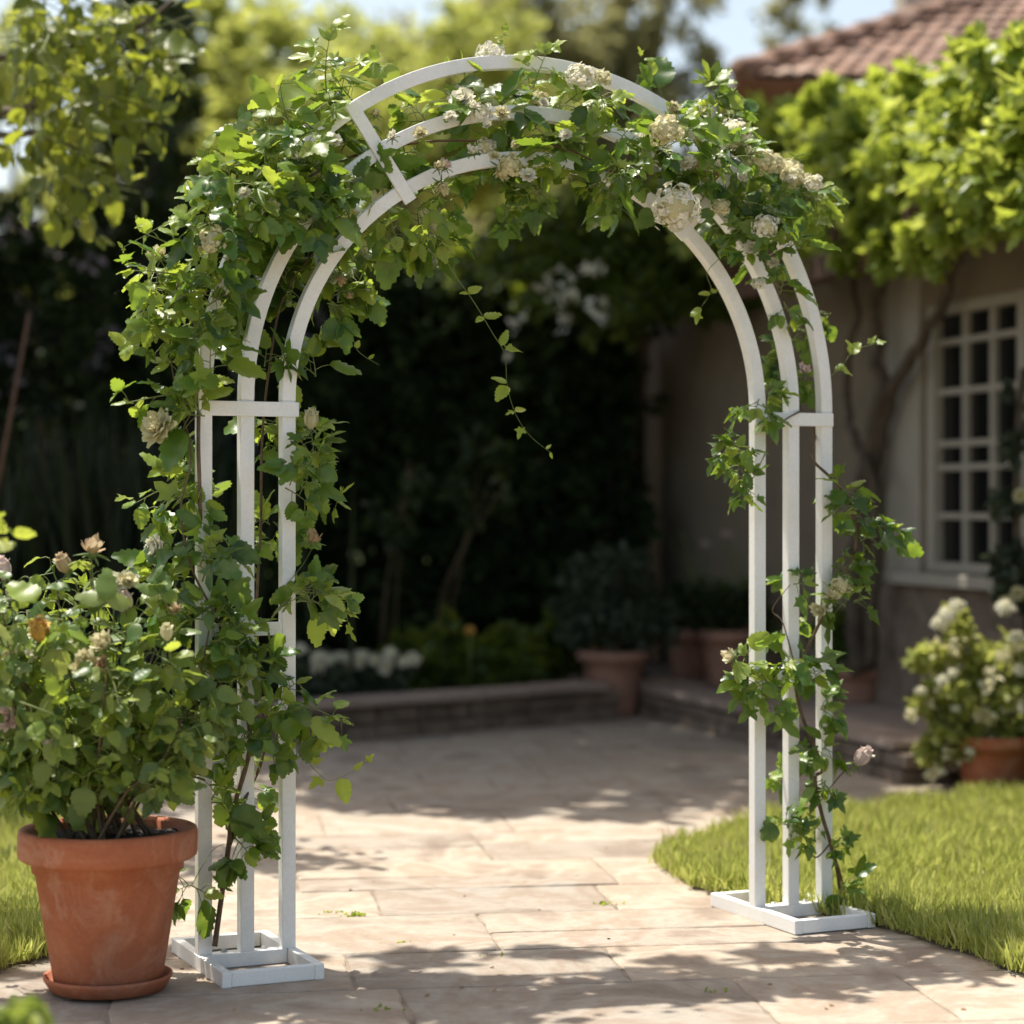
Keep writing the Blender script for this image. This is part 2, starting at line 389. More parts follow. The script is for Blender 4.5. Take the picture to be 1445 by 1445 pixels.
# raised terrace
WA=Vector((.814,13.2,0)); WD=Vector((.29,-.957,0)).normalized(); WN=Vector((-.957,-.29,0)).normalized()
T0=Vector((.70,11.56,0)); T1=Vector((.78,11.3,0)); T2=Vector((1.64,8.46,0)); T3=Vector((1.68,8.33,0)); T4=Vector((3.4,8.6,0))
def slabpoly(poly,z0,z1):
    mb=MB(); n=len(poly); mb.add([(x,y,z1) for x,y in poly]+[(x,y,z0) for x,y in poly],[tuple(range(n))]+[((i+1)%n,i,n+i,n+(i+1)%n) for i in range(n)]); return mb
tp=[T0,T3,T4,Vector((3.4,13.8,0)),Vector((.75,13.8,0))]
inn=[Vector(p)+(Vector((2.4,11.0,0))-Vector(p)).normalized()*.05 for p in tp]
tag(link('terrace',slabpoly([(p.x,p.y) for p in inn],-.02,.135).mesh(),M['cap']),kind='structure')
def stone_wall(a,b,h,thick,courses,name,label,seed):
    rnd=random.Random(seed); d=(b-a); L=d.length; d.normalize(); ang=math.atan2(d.y,d.x); rot=Matrix.Rotation(ang,3,'Z'); nn=Vector((-d.y,d.x,0))
    o=thing(name,label,'wall',a,ang)
    mb=MB(); ch=h/courses
    for c in range(courses):
        s=-rnd.uniform(0,.1)
        while s<L:
            w=rnd.uniform(.10,.30); q=rnd.uniform(-.008,.008)
            mb.box((s+w/2,thick/2+q,ch*(c+.5)-.005),(w/2-.005,thick/2,ch/2-.004),jit=.004); s+=w
    o1=part('stone_course',mb.mesh(bevel=.006),M['rubble'],o,False)
    mb=MB(); s=0
    while s<L:
        w=rnd.uniform(.35,.6); w=min(w,L-s+.05); mb.box((s+w/2,thick/2-.01,h+.018),(w/2-.003,thick/2+.025,.017),jit=.003); s+=w
    part('coping',mb.mesh(bevel=.006),M['cap'],o,False)
    return o
# edge of terrace (front towards the left), bed wall
stone_wall(T3,T1,.125,.22,2,'terrace_edge_wall','low stone edge of the raised terrace in front of the house',5).location.z=0
B0=Vector((-2.6,8.25,0)); B1=Vector((.42,10.65,0))
stone_wall(T4,T3+Vector((.16,.03,0)),.125,.22,2,'terrace_end_wall','short stone end of the raised terrace behind the sunlit terracotta pot',8)
stone_wall(B0,B1,.15,.22,2,'garden_wall','low rubble stone wall edging the shaded flower bed',6)
# bed
tag(link('planting_bed',slabpoly([(-2.5,8.42),(.42,10.75),(.75,11.5),(.78,13.6),(-6,13.6),(-6,8.42)],-.02,.13).mesh(),M['earth']),kind='structure')

# ================================================================ GARDEN ARCH
arch=thing('garden_arch','white painted timber garden arch of three concentric rails','arch',AC,AA)
SP=1.305; RM=.731; HT=.0155
def arched(Rr,Rv):
    mb=MB(); n=72; hw=.0165; hd=.0155
    # cross-section ring along the half circle, centred on the rail
    vs=[]
    for i in range(n+1):
        q=math.pi*i/n
        for (a,b) in ((-hw,-hd),(hw,-hd),(hw,hd),(-hw,hd)):
            vs.append((-(Rr+a)*math.cos(q), b, SP+(Rv+a)*math.sin(q)))
    fs=[(i*4+j,i*4+(j+1)%4,(i+1)*4+(j+1)%4,(i+1)*4+j) for i in range(n) for j in range(4)]+[(3,2,1,0),(n*4,n*4+1,n*4+2,n*4+3)]
    mb.add(vs,fs); return mb.mesh(bevel=.002)
for k,dr in enumerate((.1,0,-.1)):
    part('arched_rail',arched(RM+dr,(.838,.716,.604)[k]),M['paint'],arch,False)
for sx in (-1,1):
    for dr in (.1,0,-.1):
        mb=MB(); x=sx*(RM+dr); mb.box2((x-.0165,-.0155,.0352),(x+.0165,.0155,SP)); part('post',mb.mesh(bevel=.002),M['paint'],arch,False)
    # base frame: two long runners, three cross pieces butted between them
    x=sx*RM; hb=.036; w=.118; L=.213; t=.011
    mb=MB()
    mb.box2((x-w,-L,0.001),(x-w+2*t,L,hb)); mb.box2((x+w-2*t,-L,0.001),(x+w,L,hb))
    for y,yt in ((-L+t,t),(L-t,t),(0,.0165)):
        mb.box2((x-w+2*t+.0003,y-yt+.0004,0.002),(x+w-2*t-.0003,y+yt-.0004,hb-.0006))
    part('base_frame',mb.mesh(bevel=.0018),M['paint'],arch,False)
    # crossbars between posts
    for zc in ((1.285,.777,.42) if sx<0 else (1.285,.63,.40)):
        if zc in (.42,.40): continue
        mb=MB(); hz=.017
        if zc==1.285:
            mb.box2((x-.1165,-.0205,zc-hz),(x+.123,-.0160,zc+hz)) if sx<0 else mb.box2((x-.1165,-.0205,zc-hz),(x+.1165,-.0160,zc+hz))
            for s0,s1 in ((-.0832,-.0168),(.0168,.0832)): mb.box2((x+s0,-.0155,zc-hz+.001),(x+s1,.010,zc+hz-.001))
        else:
            for s0,s1 in ((-.0832,-.0168),(.0168,.0832)): mb.box2((x+s0,-.0150,zc-hz+.002),(x+s1,.010,zc+hz-.002))
        part('crossbar',mb.mesh(bevel=.0015),M['paint'],arch,False)
# radial braces
for q in (R(124.5),R(48)):
    mb=MB(); rot=Matrix.Rotation(-(q-math.pi/2)*-1,3,'Y')
    c=Vector((math.cos(q),0,math.sin(q)))
    rot=Matrix.Rotation(math.pi/2-q,3,'Y')
    mb.box(c*(RM-.014)+Vector((0,-.019,SP)),(.0165,.0035,.135),rot)
    part('radial_brace',mb.mesh(bevel=.0015),M['paint'],arch,False)
# small bolts in the base
for sx in (-1,1):
    for dx in (-.05,.045):
        mb=MB(); mb.lathe([(0,.006),(.006,.0055),(.0065,.0005),(.009,.0003),(.009,-.0005)],12,(sx*RM+dx,.004,.0356))
        part('bolt',mb.mesh(),plain('zinc',(.4,.4,.38),.4),arch,False)

# ================================================================ PLANT BUILDING
class Plant:
    def __init__(s,empty): s.e=empty; s.L=dict(); s.st=MB(); s.gs=MB()
    def leaf(s,kind,p,d,n,sz): s.L.setdefault(kind,[]).append((tuple(p),tuple(d),tuple(n),sz))
    def compound(s,kind,p,d,n,sz,k=3):
        d=Vector(d).normalized(); n=Vector(n).normalized(); side=d.cross(n)
        if side.length<.1: side=d.cross(Vector((1,0,.3)))
        side.normalize(); pe=sz*.7; q=p+d*pe
        s.gs.tube([p,p+d*pe*.5+Vector((0,0,.004)),q],[.0014,.0011,.0009],4,cap=False)
        s.leaf(kind,q,d+Vector((0,0,-.2)),n,sz)
        for sg in (-1,1):
            s.leaf(kind,q,d*.35+side*sg+Vector((0,0,-.1)),n+side*sg*-.25,sz*.85)
            if k==5: s.leaf(kind,p+d*pe*.45,d*.3+side*sg+Vector((0,0,-.1)),n,sz*.7)
    def single(s,kind,p,d,n,sz):
        d=Vector(d).normalized(); q=p+d*sz*.45
        s.gs.tube([p,p+d*sz*.22+Vector((0,0,.003)),q],[.0013,.001,.0008],4,cap=False)
        s.leaf(kind,q,d+Vector((0,0,-.3)),n,sz)
    def sprig(s,p,d,L,nodes,sz,kinds,sun=Vector((-.2,-.3,1)),grav=.5,comp=.5,rad=.002,tip=True):
        d=Vector(d).normalized(); pts=[Vector(p)]; n=nodes+1
        bend=Vector((random.gauss(0,.25),random.gauss(0,.25),-grav*random.random()))
        for i in range(n):
            d=(d+bend*(1.0/n)).normalized(); pts.append(pts[-1]+d*L/n)
        s.gs.tube(pts,[rad*(1-.6*i/n) for i in range(n+1)],5,cap=False)
        for i in range(1,n+1):
            t=(pts[i]-pts[i-1]).normalized(); sd=t.cross(Vector((random.gauss(0,.3),-1+random.gauss(0,.3),random.gauss(0,.5))))
            if sd.length<.1: sd=Vector((1,0,0))
            sd.normalize(); sg=1 if i%2 else -1
            dd=t*.45+sd*sg*.9+Vector((random.gauss(0,.25),random.gauss(0,.3),random.gauss(-.1,.25)))
            nn=Vector((random.gauss(0,.45),random.gauss(-.45,.45),random.gauss(.75,.35)))
            kd=random.choice(kinds); z=sz*random.uniform(.7,1.2)*(1-.35*i/n)
            if random.random()<comp: s.compound(kd,pts[i],dd,nn,z*.85)
            else: s.single(kd,pts[i],dd,nn,z)
        if tip:
            for _ in range(2): s.leaf('young',pts[-1],t+Vector((random.gauss(0,.5),random.gauss(0,.4),random.gauss(.2,.3))),Vector((random.gauss(0,.4),-.5,.8)),sz*.5)
        return pts
    def build(s,mats,stem='stem',leafname='foliage'):
        out=[]
        if s.st.v: part(stem,s.st.mesh(),M['stem'],s.e)
        if s.gs.v: part('twig',s.gs.mesh(),M['green_stem'],s.e)['kind']='stuff'
        for kd,(mt,tm) in mats.items():
            if kd in s.L and s.L[kd]:
                a=s.L[kd]
                me=scatter(tm,[x[0] for x in a],[x[1] for x in a],[x[2] for x in a],[x[3] for x in a],smooth=True)
                part(leafname,me,mt,s.e)
def curve(pts,n=6):
    P=[Vector(p) for p in pts]; out=[]
    for i in range(len(P)-1):
        p0=P[max(i-1,0)];p1=P[i];p2=P[i+1];p3=P[min(i+2,len(P)-1)]
        for k in range(n):
            t=k/n; out.append(.5*((2*p1)+(p2-p0)*t+(2*p0-5*p1+4*p2-p3)*t*t+(3*p1-p0-3*p2+p3)*t**3))
    out.append(P[-1]); return out

# ---- flowers
def petal(mb, ax_r, ang, tilt, L, W, cup, mi=0, z0=0, ruf=.0, n=4):
    vs=[];c,s_=math.cos(ang),math.sin(ang)
    for i in range(n+1):
        t=i/n; w=W*math.sin(math.pi*(.12+.80*t))**.8*(1 if t<.95 else .8)
        for j in range(3):
            u=(j-1); x=u*w*.5; tl=tilt-cup*t   # leaning in with cup
            r=ax_r+L*t*math.sin(tl)-abs(u)*cup*W*.12; z=z0+L*t*math.cos(tl)+ruf*random.uniform(-1,1)*L+(.06*L*abs(u))
            vs.append((r*c-x*s_, r*s_+x*c, z))
    fs=[(i*3+j,i*3+j+1,(i+1)*3+j+1,(i+1)*3+j) for i in range(n) for j in range(2)]
    mb.add(vs,fs,mi,True)
def flower_mesh(kind):
    mb=MB()
    if kind=='bud':      # size 1 = height; closed rosebud
        for k,(rr,nn,tl,L) in enumerate(((.04,4,.28,.85),(.10,5,.50,.95),(.12,5,.72,.9))):
            for j in range(nn): petal(mb,rr,2*math.pi*j/nn+k*.6,tl,L,.55,.75,0,.06,.02)
        for j in range(5): petal(mb,.06,2*math.pi*j/5,1.9,.42,.14,-.3,1,.04)
        mb.lathe([(0,-.12),(.07,-.08),(.12,.02),(.10,.10),(0,.14)],10,mi=1)
    elif kind=='open':   # many petalled rose, diameter ~1
        for k,(rr,nn,tl,L) in enumerate(((.02,6,.35,.24),(.03,8,.7,.33),(.04,9,1.05,.42),(.04,10,1.35,.48),(.04,11,1.6,.50))):
            for j in range(nn): petal(mb,rr,2*math.pi*j/nn+k*.37+random.uniform(-.2,.2),tl+random.uniform(-.15,.15),L*random.uniform(.85,1.1),.30,.2,0,.05-.02*k,.05)
        for j in range(5): petal(mb,.03,2*math.pi*j/5,2.0,.30,.1,-.2,1,-.06)
        mb.lathe([(0,-.16),(.06,-.13),(.08,-.06),(.04,0),(0,.02)],10,mi=1)
    elif kind=='withered':
        for k,(rr,nn,tl,L) in enumerate(((.03,6,.3,.5),(.05,8,.6,.55),(.05,8,1.0,.5))):
            for j in range(nn): petal(mb,rr,2*math.pi*j/nn+k*.4+random.uniform(-.3,.3),tl+random.uniform(-.3,.3),L*random.uniform(.7,1.1),.22,.2,0,.06,.07)
        for j in range(7): petal(mb,.05,2*math.pi*j/7,1.6+random.uniform(-.3,.4),.5,.09,-.2,1,.02)
        mb.lathe([(0,-.10),(.10,-.06),(.16,.05),(.12,.16),(0,.2)],10,mi=1)
    elif kind=='panicle': # uneven dome of small four-petalled florets over a green core
        rnd=random.Random(3)
        for i in range(150):
            t=1-1.45*(i+.5)/150; a=i*2.39996+rnd.uniform(-.3,.3); r=math.sqrt(max(0,1-t*t))
            rr=.46*rnd.uniform(.78,1.05)*(1+.16*math.sin(3*a+4*t)+.1*math.sin(7*a))
            d=(Vector((r*math.cos(a),r*math.sin(a),t))+Vector((rnd.gauss(0,.3),rnd.gauss(0,.3),rnd.gauss(0,.3)))).normalized(); p=Vector((r*math.cos(a),r*math.sin(a),t*.8))*rr
            x=d.orthogonal().normalized(); y=d.cross(x); q0=rnd.uniform(0,6); s=rnd.uniform(.06,.115)
            for j in range(4):
                q=q0+j*math.pi/2; e=x*math.cos(q)+y*math.sin(q); f=d.cross(e)
                mb.add([p,p+e*s*.55+f*s*.5+d*s*.3,p+e*s*1.05+d*s*.15,p+e*s*.55-f*s*.5+d*s*.3],[(0,1,2,3)],0,False)
        mb.lathe([(0,-.40),(.03,-.36),(.10,-.2),(.26,-.12),(.36,.02),(.32,.2),(.16,.32),(0,.36)],12,mi=1,wob=.12)
    return mb.mesh('flower_'+kind)
FM={k:flower_mesh(k) for k in ('bud','open','withered','panicle')}
_fm={}
def flower(parent,kind,mat,p,d,size,label=None,name='flower'):
    key=(kind,mat)
    if key not in _fm:
        me=FM[kind].copy(); me.materials.append(M[mat]); me.materials.append(M['cream'] if kind=='panicle' else M['sepal']); _fm[key]=me
    o=bpy.data.objects.new(name,_fm[key]); col.objects.link(o); o.parent=parent
    q=Vector((0,0,1)).rotation_difference(Vector(d).normalized()).to_matrix().to_4x4()
    W=Matrix.Translation(p)@q@Matrix.Rotation(random.uniform(0,6),4,'Z')@Matrix.Diagonal((size,size,size,1))
    P=Matrix.Translation(parent.location)@parent.rotation_euler.to_matrix().to_4x4()
    o.matrix_local=P.inverted()@W
    if label: o['label']=label
    return o

VM={'vine':(M['vine'],[LF,LF,LF,LF2,LO2]),'lobed':(M['vine'],[LO,LO2,LF]),'young':(M['young'],[LF,LF2,LO]),'rose':(M['rose'],[LF,LF2]),}
# ---- left climber
def masses(pl,lst,kinds,sz,dens=1.0):
    for (x,y,r,d,*rest) in lst:
        k2=rest[0] if rest else kinds
        rm=r/F*5.2; n=max(2,int(dens*(1.4 if y<330 and x>480 else .62 if (x<600 and y>430) else .8 if y>500 else 1.0)*r*r/270+.5))
        tp_=(y<330 and x>480)
        if tp_ and x<800: d=min(d,-.075 if x<610 else d)
        for _ in range(n):
            q=random.uniform(0,6.28); rr=r*.55*math.sqrt(random.random())
            p=ap(x+rr*math.cos(q),y+rr*math.sin(q),d+random.gauss(0,(.025 if x<610 else .06) if tp_ else .03))
            dr=U*math.cos(q+random.gauss(0,.6))+Vector((0,0,-math.sin(q+random.gauss(0,.6))))*1.0+Vector((0,0,.25))+NF*(random.gauss(-.35 if d<0 else .25,.4) if tp_ else random.gauss(.35,.35) if d>0 else random.gauss(-.45,.35))
            pl.sprig(p-dr.normalized()*rm*.3,dr,rm*random.uniform(.8,1.25),random.randint(2,4),sz*random.uniform(.75,1.2),k2)
e=thing('climbing_rose','leafy climbing rose twining up the left leg of the white arch and over its top','climbing plant',ap(303,1335,.05))
PL=Plant(e)
f=.065; b=-.07
young_lit=['young','vine']  # lighter leaf colour here stands in for sunlight on the outer foliage
Lm=[(325,275,34,f,young_lit),(370,245,34,f),(335,320,26,f),(440,285,34,f),(478,240,28,f),(415,215,26,f,young_lit),(305,370,28,f),(215,400,22,b,young_lit),(250,410,38,b,young_lit),(300,340,40,f,young_lit),(310,420,40,f),(270,480,36,f,young_lit),(205,455,14,b,['young']),(300,520,38,f),(245,540,26,b,['young']),(290,580,32,f),(300,640,38,b),(245,690,24,b,young_lit),(310,700,36,b),(265,740,28,f,young_lit),(330,760,30,b),(245,790,26,b,young_lit),(290,810,40,f),(235,830,28,f,young_lit),(340,840,28,f),(415,835,32,f),(440,850,20,f),(300,880,34,f),(345,905,26,f),(310,960,36,f),(370,950,30,f),(400,975,24,f),(300,1010,34,f),(350,1020,32,f),(425,1010,26,f),(295,1060,26,b),(380,1062,20,f),(345,1100,22,b),(300,1130,24,f),(340,1180,20,f),(270,1250,19,f,['lobed','vine']),(405,690,30,f),(440,615,16,b),(440,650,16,f),(385,740,18,b),(385,590,26,b),(445,530,26,b),(385,640,22,b),(370,520,26,b),(375,450,30,b),
 (350,290,42,b,young_lit),(400,230,42,b,young_lit),(330,245,28,b,young_lit),(375,285,28,f),(440,262,32,f),(480,215,40,b),(440,165,32,b,young_lit),(500,145,28,f,young_lit),(470,110,22,b,['young']),(395,185,24,b,['young','young','vine']),(350,335,44,b),(370,385,40,b),(440,330,38,b),(415,400,36,b),(480,300,40,b),(520,262,34,b),(475,370,34,b),(500,395,24,b),(465,430,24,b),(545,325,30,b),(590,322,28,b),(615,285,24,b,young_lit),(570,225,26,b),
 (600,165,24,b,young_lit),(645,150,26,b,young_lit),(690,165,26,b),(700,190,26,b),(745,185,30,b),(735,130,20,b),(680,235,24,b),(740,225,28,b,young_lit),(765,262,24,b),(710,280,22,b),(800,150,26,f,young_lit),(840,125,28,f,young_lit),(825,175,32,b),(870,200,30,f),(800,225,32,f),(850,250,28,f),(880,290,24,b)]
masses(PL,Lm,['vine','vine','vine','lobed','young'],.088,.74)
# main canes
def cane(pl,pts,r0,r1,d=None,k=7):
    c=curve([ap(*p) for p in pts]); n=len(c)
    pl.st.tube(c,[r0+(r1-r0)*i/(n-1) for i in range(n)],k)
    return c
cane(PL,[(303,1335,.03),(312,1270,.04),(322,1200,.05),(330,1140,.05),(352,1060,.05),(348,1000,.06),(330,930,.03),(300,860,.0),(285,780,-.04),(282,700,.05),(280,600,.03),(285,500,-.05),(310,400,-.04),(350,320,-.05),(420,260,.03),(500,220,-.05),(600,200,-.04),(700,200,-.04),(800,210,.03),(890,260,.03)],.0065,.0028)
cane(PL,[(322,1200,.05),(345,1130,.02),(372,1060,-.03),(366,960,-.04),(362,860,-.04),(368,740,-.05),(370,620,-.05),(380,520,-.05),(400,420,-.05),(450,350,-.05),(520,300,-.05),(590,280,.02)],.0045,.002)
cane(PL,[(300,860,.05),(270,800,.06),(255,720,.05),(270,640,.06),(250,560,.0),(240,480,-.03),(250,400,-.03)],.003,.0015)
# individual long shoots and tendrils
def shoot(pl,pts,leaves,sz=.03,r=.0011,kind='young'):
    c=curve([ap(*p) for p in pts],8); n=len(c)
    pl.gs.tube(c,[r*(1-.6*i/n) for i in range(n)],5)
    for (x,y,ang,s_) in leaves:
        p=ap(x,y,pts[0][2] if len(pts[0])>2 else 0); j=min(range(n),key=lambda i:(c[i]-p).length); q=R(ang)
        sz_=sz*1.35; d=U*math.cos(q)+Vector((0,0,math.sin(q)))+NF*.3
        pl.leaf(kind,c[j],d,Vector((.1,-.6,.8)),sz_*s_)
T=.02
shoot(PL,[(592,285,T),(612,335,T),(640,385,T),(668,425,T),(695,470,T),(712,500,T),(716,545,T),(728,585,T),(748,615,T),(776,638,T)],
 [(612,340,0,1.6),(614,352,-60,1.1),(662,412,40,.9),(664,415,170,.6),(690,440,30,1.1),(688,442,200,.6),(708,488,80,1.0),(712,488,0,1.3),(716,540,150,1.0),(714,545,220,1.2),(726,578,20,.7),(724,582,190,.7),(735,600,240,.9),(770,632,60,.4),(776,638,-60,.4)],.03)
shoot(PL,[(320,298,b),(285,296,b),(240,312,b),(205,332,b),(172,350,b)],[(240,312,80,.45),(205,332,-110,.4),(172,350,120,.45),(174,350,-100,.4),(300,296,150,1.3)],.028)
shoot(PL,[(478,430,b),(495,465,b),(505,495,b),(535,515,b)],[(480,435,-30,1.2),(495,465,-20,.9),(505,490,80,.6),(520,508,60,.5)],.025)
shoot(PL,[(400,1035,f),(430,1070,f),(460,1100,f),(485,1095,f),(520,1075,f)],[(440,1078,30,.9),(455,1098,200,1.1),(480,1098,-70,1.5),(500,1086,60,.7),(515,1076,60,.7)],.03)
shoot(PL,[(470,190,b),(480,140,b),(490,105,b),(530,88,b),(550,90,b)],[(480,100,170,1.6),(530,88,100,1.0),(545,90,-60,2.1),(485,130,160,1.3),(478,150,200,1.2)],.03)
shoot(PL,[(470,230,b),(420,180,b),(385,150,b)],[(400,160,160,1.5),(430,180,120,1.2),(425,185,190,1.5)],.03)
shoot(PL,[(290,430,b),(255,410,b),(215,440,b),(185,465,b)],[(250,412,160,1.3),(215,440,210,1.9),(190,460,240,1.9)],.03)
shoot(PL,[(400,640,0),(425,690,.02),(440,650,0),(455,600,0)],[(430,690,-40,2.0),(445,640,10,1.6),(440,630,-20,1.5)],.03)
shoot(PL,[(400,830,.02),(425,800,.02),(440,775,.02)],[(430,850,-20,1.2)],.03)
shoot(PL,[(690,90,-.02),(700,70,-.02),(712,45,-.02)],[(700,65,60,.8),(712,45,90,.7),(708,50,0,.6),(706,52,170,.6)],.022)
shoot(PL,[(270,1250,.07),(300,1200,.05),(325,1190,.05)],[],.03)
for (x,y,a,L) in [(230,470,200,.14),(215,560,190,.12),(225,690,200,.12),(215,380,170,.12),(330,235,150,.14),(400,165,120,.14),(350,270,170,.15),(455,95,100,.12),(455,850,-10,.12),(450,1000,-20,.12),(455,690,-20,.10),(500,330,-70,.12),(545,300,-80,.12),(590,300,-60,.12),(640,130,80,.10),(760,100,70,.09),(230,340,160,.10),(300,300,140,.12)]:
    q=R(a); p=ap(x,y,random.uniform(-.05,.05)); dd=U*math.cos(q)+Vector((0,0,math.sin(q)))
    PL.sprig(p-dd*L*.5,dd,L,4,.075,['young','vine','young'],rad=.0022)
PL.build(VM)
sunny=Vector((-.3,-.4,.9))
for (x,y,kd,mt,sz,d,dep) in [(225,605,'open','cream',.095,(-.6,-.7,.45),.03),(222,775,'open','white',.075,(-.9,-.6,.1),.03),(438,607,'bud','cream',.052,(.1,-.3,1),0),(441,768,'withered','dry',.058,(.15,-.3,1),.02),
   (298,342,'panicle','cream',.075,(-.4,-.6,.6),.08),(228,366,'withered','cream',.06,(-.3,-.5,.8),-.05),(693,77,'panicle','white',.075,(0,-.4,1),-.02),(652,142,'open','white',.07,(-.3,-.8,.6),.06),(678,160,'panicle','white',.06,(0,-.6,.6),.06),
   (820,108,'panicle','white',.075,(0,-.7,.7),.10),(850,110,'panicle','cream',.05,(.4,-.5,.9),.04),(622,258,'withered','cream',.05,(.2,-.5,-.6),.05),(628,238,'withered','pink',.04,(.2,-.5,.6),.05),(686,208,'panicle','white',.05,(0,-.8,.4),.0),(708,235,'withered','cream',.06,(.1,-.5,-.7),.03),
   (478,388,'withered','dry',.045,(.3,-.4,-.8),-.04),(492,412,'withered','dry',.03,(.3,-.4,-.8),-.04),(760,140,'panicle','cream',.05,(0,-.6,.8),-.03),(530,165,'withered','cream',.035,(0,-.6,.8),0),(720,235,'panicle','cream',.06,(0,-.8,.3),.08),(1120,250,'panicle','cream',.07,(0,-.8,.6),.08)]:
    flower(e,kd,mt,ap(x,y,dep),d,sz)

for (x,y) in [(640,175),(668,150),(690,185),(712,150),(735,205),(700,222),(770,150),(790,190),(815,205),(835,150),(660,215),(560,190),(745,250),(425,225),(470,205),(345,270),(390,290),(610,240),(585,200)]:
    flower(e,random.choice(['open','open','withered']),random.choice(['white','white','cream']),ap(x+random.gauss(0,5),y+random.gauss(0,5),random.uniform(.05,.13)),(random.gauss(0,.3),-.8,.5),random.uniform(.024,.045))
# ---- right climber
e2=thing('climbing_vine','dark leafy vine with a pink bud climbing the right leg of the white arch','climbing plant',ap(1186,1272,-.05))
PR=Plant(e2)
Rm=[(905,235,28,f),(930,150,18,b,young_lit),(955,195,28,f,young_lit),(930,260,24,f),(985,240,30,f),(1003,135,20,b,['young']),(1000,165,20,b,young_lit),(1030,175,20,b),(1040,220,28,f),(1080,240,28,b),(1000,275,28,f),(1050,280,34,f),(1100,290,34,f),(1145,275,24,f,young_lit),(1060,330,28,f),(1110,340,30,f),(1025,310,20,b),(1080,380,24,b),(1105,420,26,f),(1120,480,22,b),(1112,515,20,b),(1130,535,16,b),(1090,560,17,b),(1070,563,15,f,['lobed']),(1035,620,14,f,['lobed']),(1045,650,20,f,['lobed']),(1062,685,16,f,['lobed']),(1170,440,12,b),(1135,270,22,b),
 (1190,700,17,f,['lobed']),(1205,735,17,f,['lobed']),(1250,762,15,f,['lobed']),(1215,765,15,f,['lobed']),(1118,818,16,f,['lobed']),(1200,855,20,f,['young','lobed']),(1190,800,12,f),(1110,885,16,b,['lobed']),(1120,925,18,f,['lobed']),(1150,940,16,f,['lobed']),(1078,955,15,f,['lobed']),(1080,985,11,f,['lobed']),(1055,935,11,f,['young']),(1158,1000,8,f),(1120,1100,15,b,['lobed']),(1165,1100,13,f,['lobed']),(1140,1175,14,f,['lobed']),(1170,1185,15,f,['lobed']),(1115,1165,9,f,['lobed']),(1190,1245,13,f,['lobed']),(1160,1060,8,f,['lobed'])]
masses(PR,Rm,['vine','vine','lobed'],.080,.95)
cane(PR,[(1186,1272,-.05),(1182,1230,0),(1172,1190,.03),(1160,1150,.05),(1150,1100,.04),(1160,1085,.04),(1148,1050,.04),(1130,1005,.04),(1124,960,.04),(1140,915,.03),(1165,860,.05),(1185,815,.05),(1205,780,.05),(1208,740,.05),(1195,700,.05),(1170,672,.04),(1145,645,.02),(1150,610,-.02),(1130,580,-.04),(1115,520,-.04),(1105,450,-.03),(1090,380,-.04),(1060,310,.03),(1000,270,.03),(930,250,.03),(850,240,.03)],.0055,.003)
cane(PR,[(1172,1190,.03),(1150,1210,.04),(1135,1180,.04)],.0025,.0015)
cane(PR,[(1150,1140,.04),(1185,1095,.05),(1200,1085,.05)],.002,.0015)
cane(PR,[(1130,580,.02),(1100,600,.04),(1075,650,.05),(1060,680,.05)],.0025,.0012)
cane(PR,[(1124,950,.04),(1105,880,.0),(1090,860,-.02),(1115,825,.04)],.002,.001)
cane(PR,[(1172,1190,-.03),(1190,1250,-.03),(1186,1272,-.05)],.003,.003)
shoot(PR,[(940,150,b),(925,110,b),(905,80,b)],[(925,105,110,1.2),(905,80,110,.8),(912,85,30,.9),(918,95,170,.9)],.026)
shoot(PR,[(1020,360,.03),(998,385,.03),(1003,410,.03),(985,440,.03)],[(998,412,170,.9),(1000,415,30,.8),(990,435,200,1.0),(985,440,250,1.0)],.026)
shoot(PR,[(1160,540,b),(1185,520,b),(1205,495,b),(1235,485,b)],[(1185,520,-20,1.2),(1200,500,60,1.2),(1205,495,120,1.0),(1235,485,20,1.0),(1225,488,60,1.0),(1190,515,200,.9)],.026)
shoot(PR,[(1100,290,b),(1150,285,b),(1180,280,b)],[(1180,280,-10,1.0),(1160,284,60,1.4),(1165,284,-50,1.2)],.03)
shoot(PR,[(995,230,b),(1000,180,b),(1003,120,b)],[(1003,120,a,1.6) for a in (20,50,80,110,140,170)],.032)
PR.build(VM)
for (x,y,kd,mt,sz,d,dep) in [(955,292,'panicle','white',.115,(0,-.9,.05),.17),(940,185,'panicle','cream',.085,(0,-.8,.5),.14),(1036,190,'panicle','white',.085,(.1,-.8,.5),.08),(1080,320,'panicle','white',.065,(0,-.9,.3),.16),(1075,228,'panicle','cream',.075,(.2,-.8,.6),.12),(1115,240,'panicle','cream',.07,(.3,-.6,.8),.03),
   (1188,825,'panicle','cream',.055,(0,-.8,.3),.06),(1160,862,'withered','cream',.06,(-.5,-.8,.1),.06),(1172,845,'withered','cream',.05,(.2,-.8,.5),.06),(1038,928,'withered','cream',.06,(-1,-.3,.3),.06),(1206,1080,'bud','pink',.062,(.6,-.3,.75),.05),(1135,525,'withered','pink',.045,(0,-.7,.4),-.02),(985,165,'withered','cream',.05,(0,-.6,.8),-.02)]:
    flower(e2,kd,mt,ap(x,y,dep),d,sz)

for (x,y) in [(905,200),(925,215),(890,260),(965,235),(1000,210),(1015,235),(1045,255),(1060,215),(1095,225),(1110,255),(1130,250),(1150,262),(1085,290),(1020,290),(1065,345),(1090,370),(955,165),(1075,400),(985,195)]:
    flower(e2,random.choice(['open','panicle','withered']),random.choice(['white','white','cream']),ap(x+random.gauss(0,5),y+random.gauss(0,5),random.uniform(.05,.14)),(random.gauss(0,.3),-.8,.5),random.uniform(.026,.05))
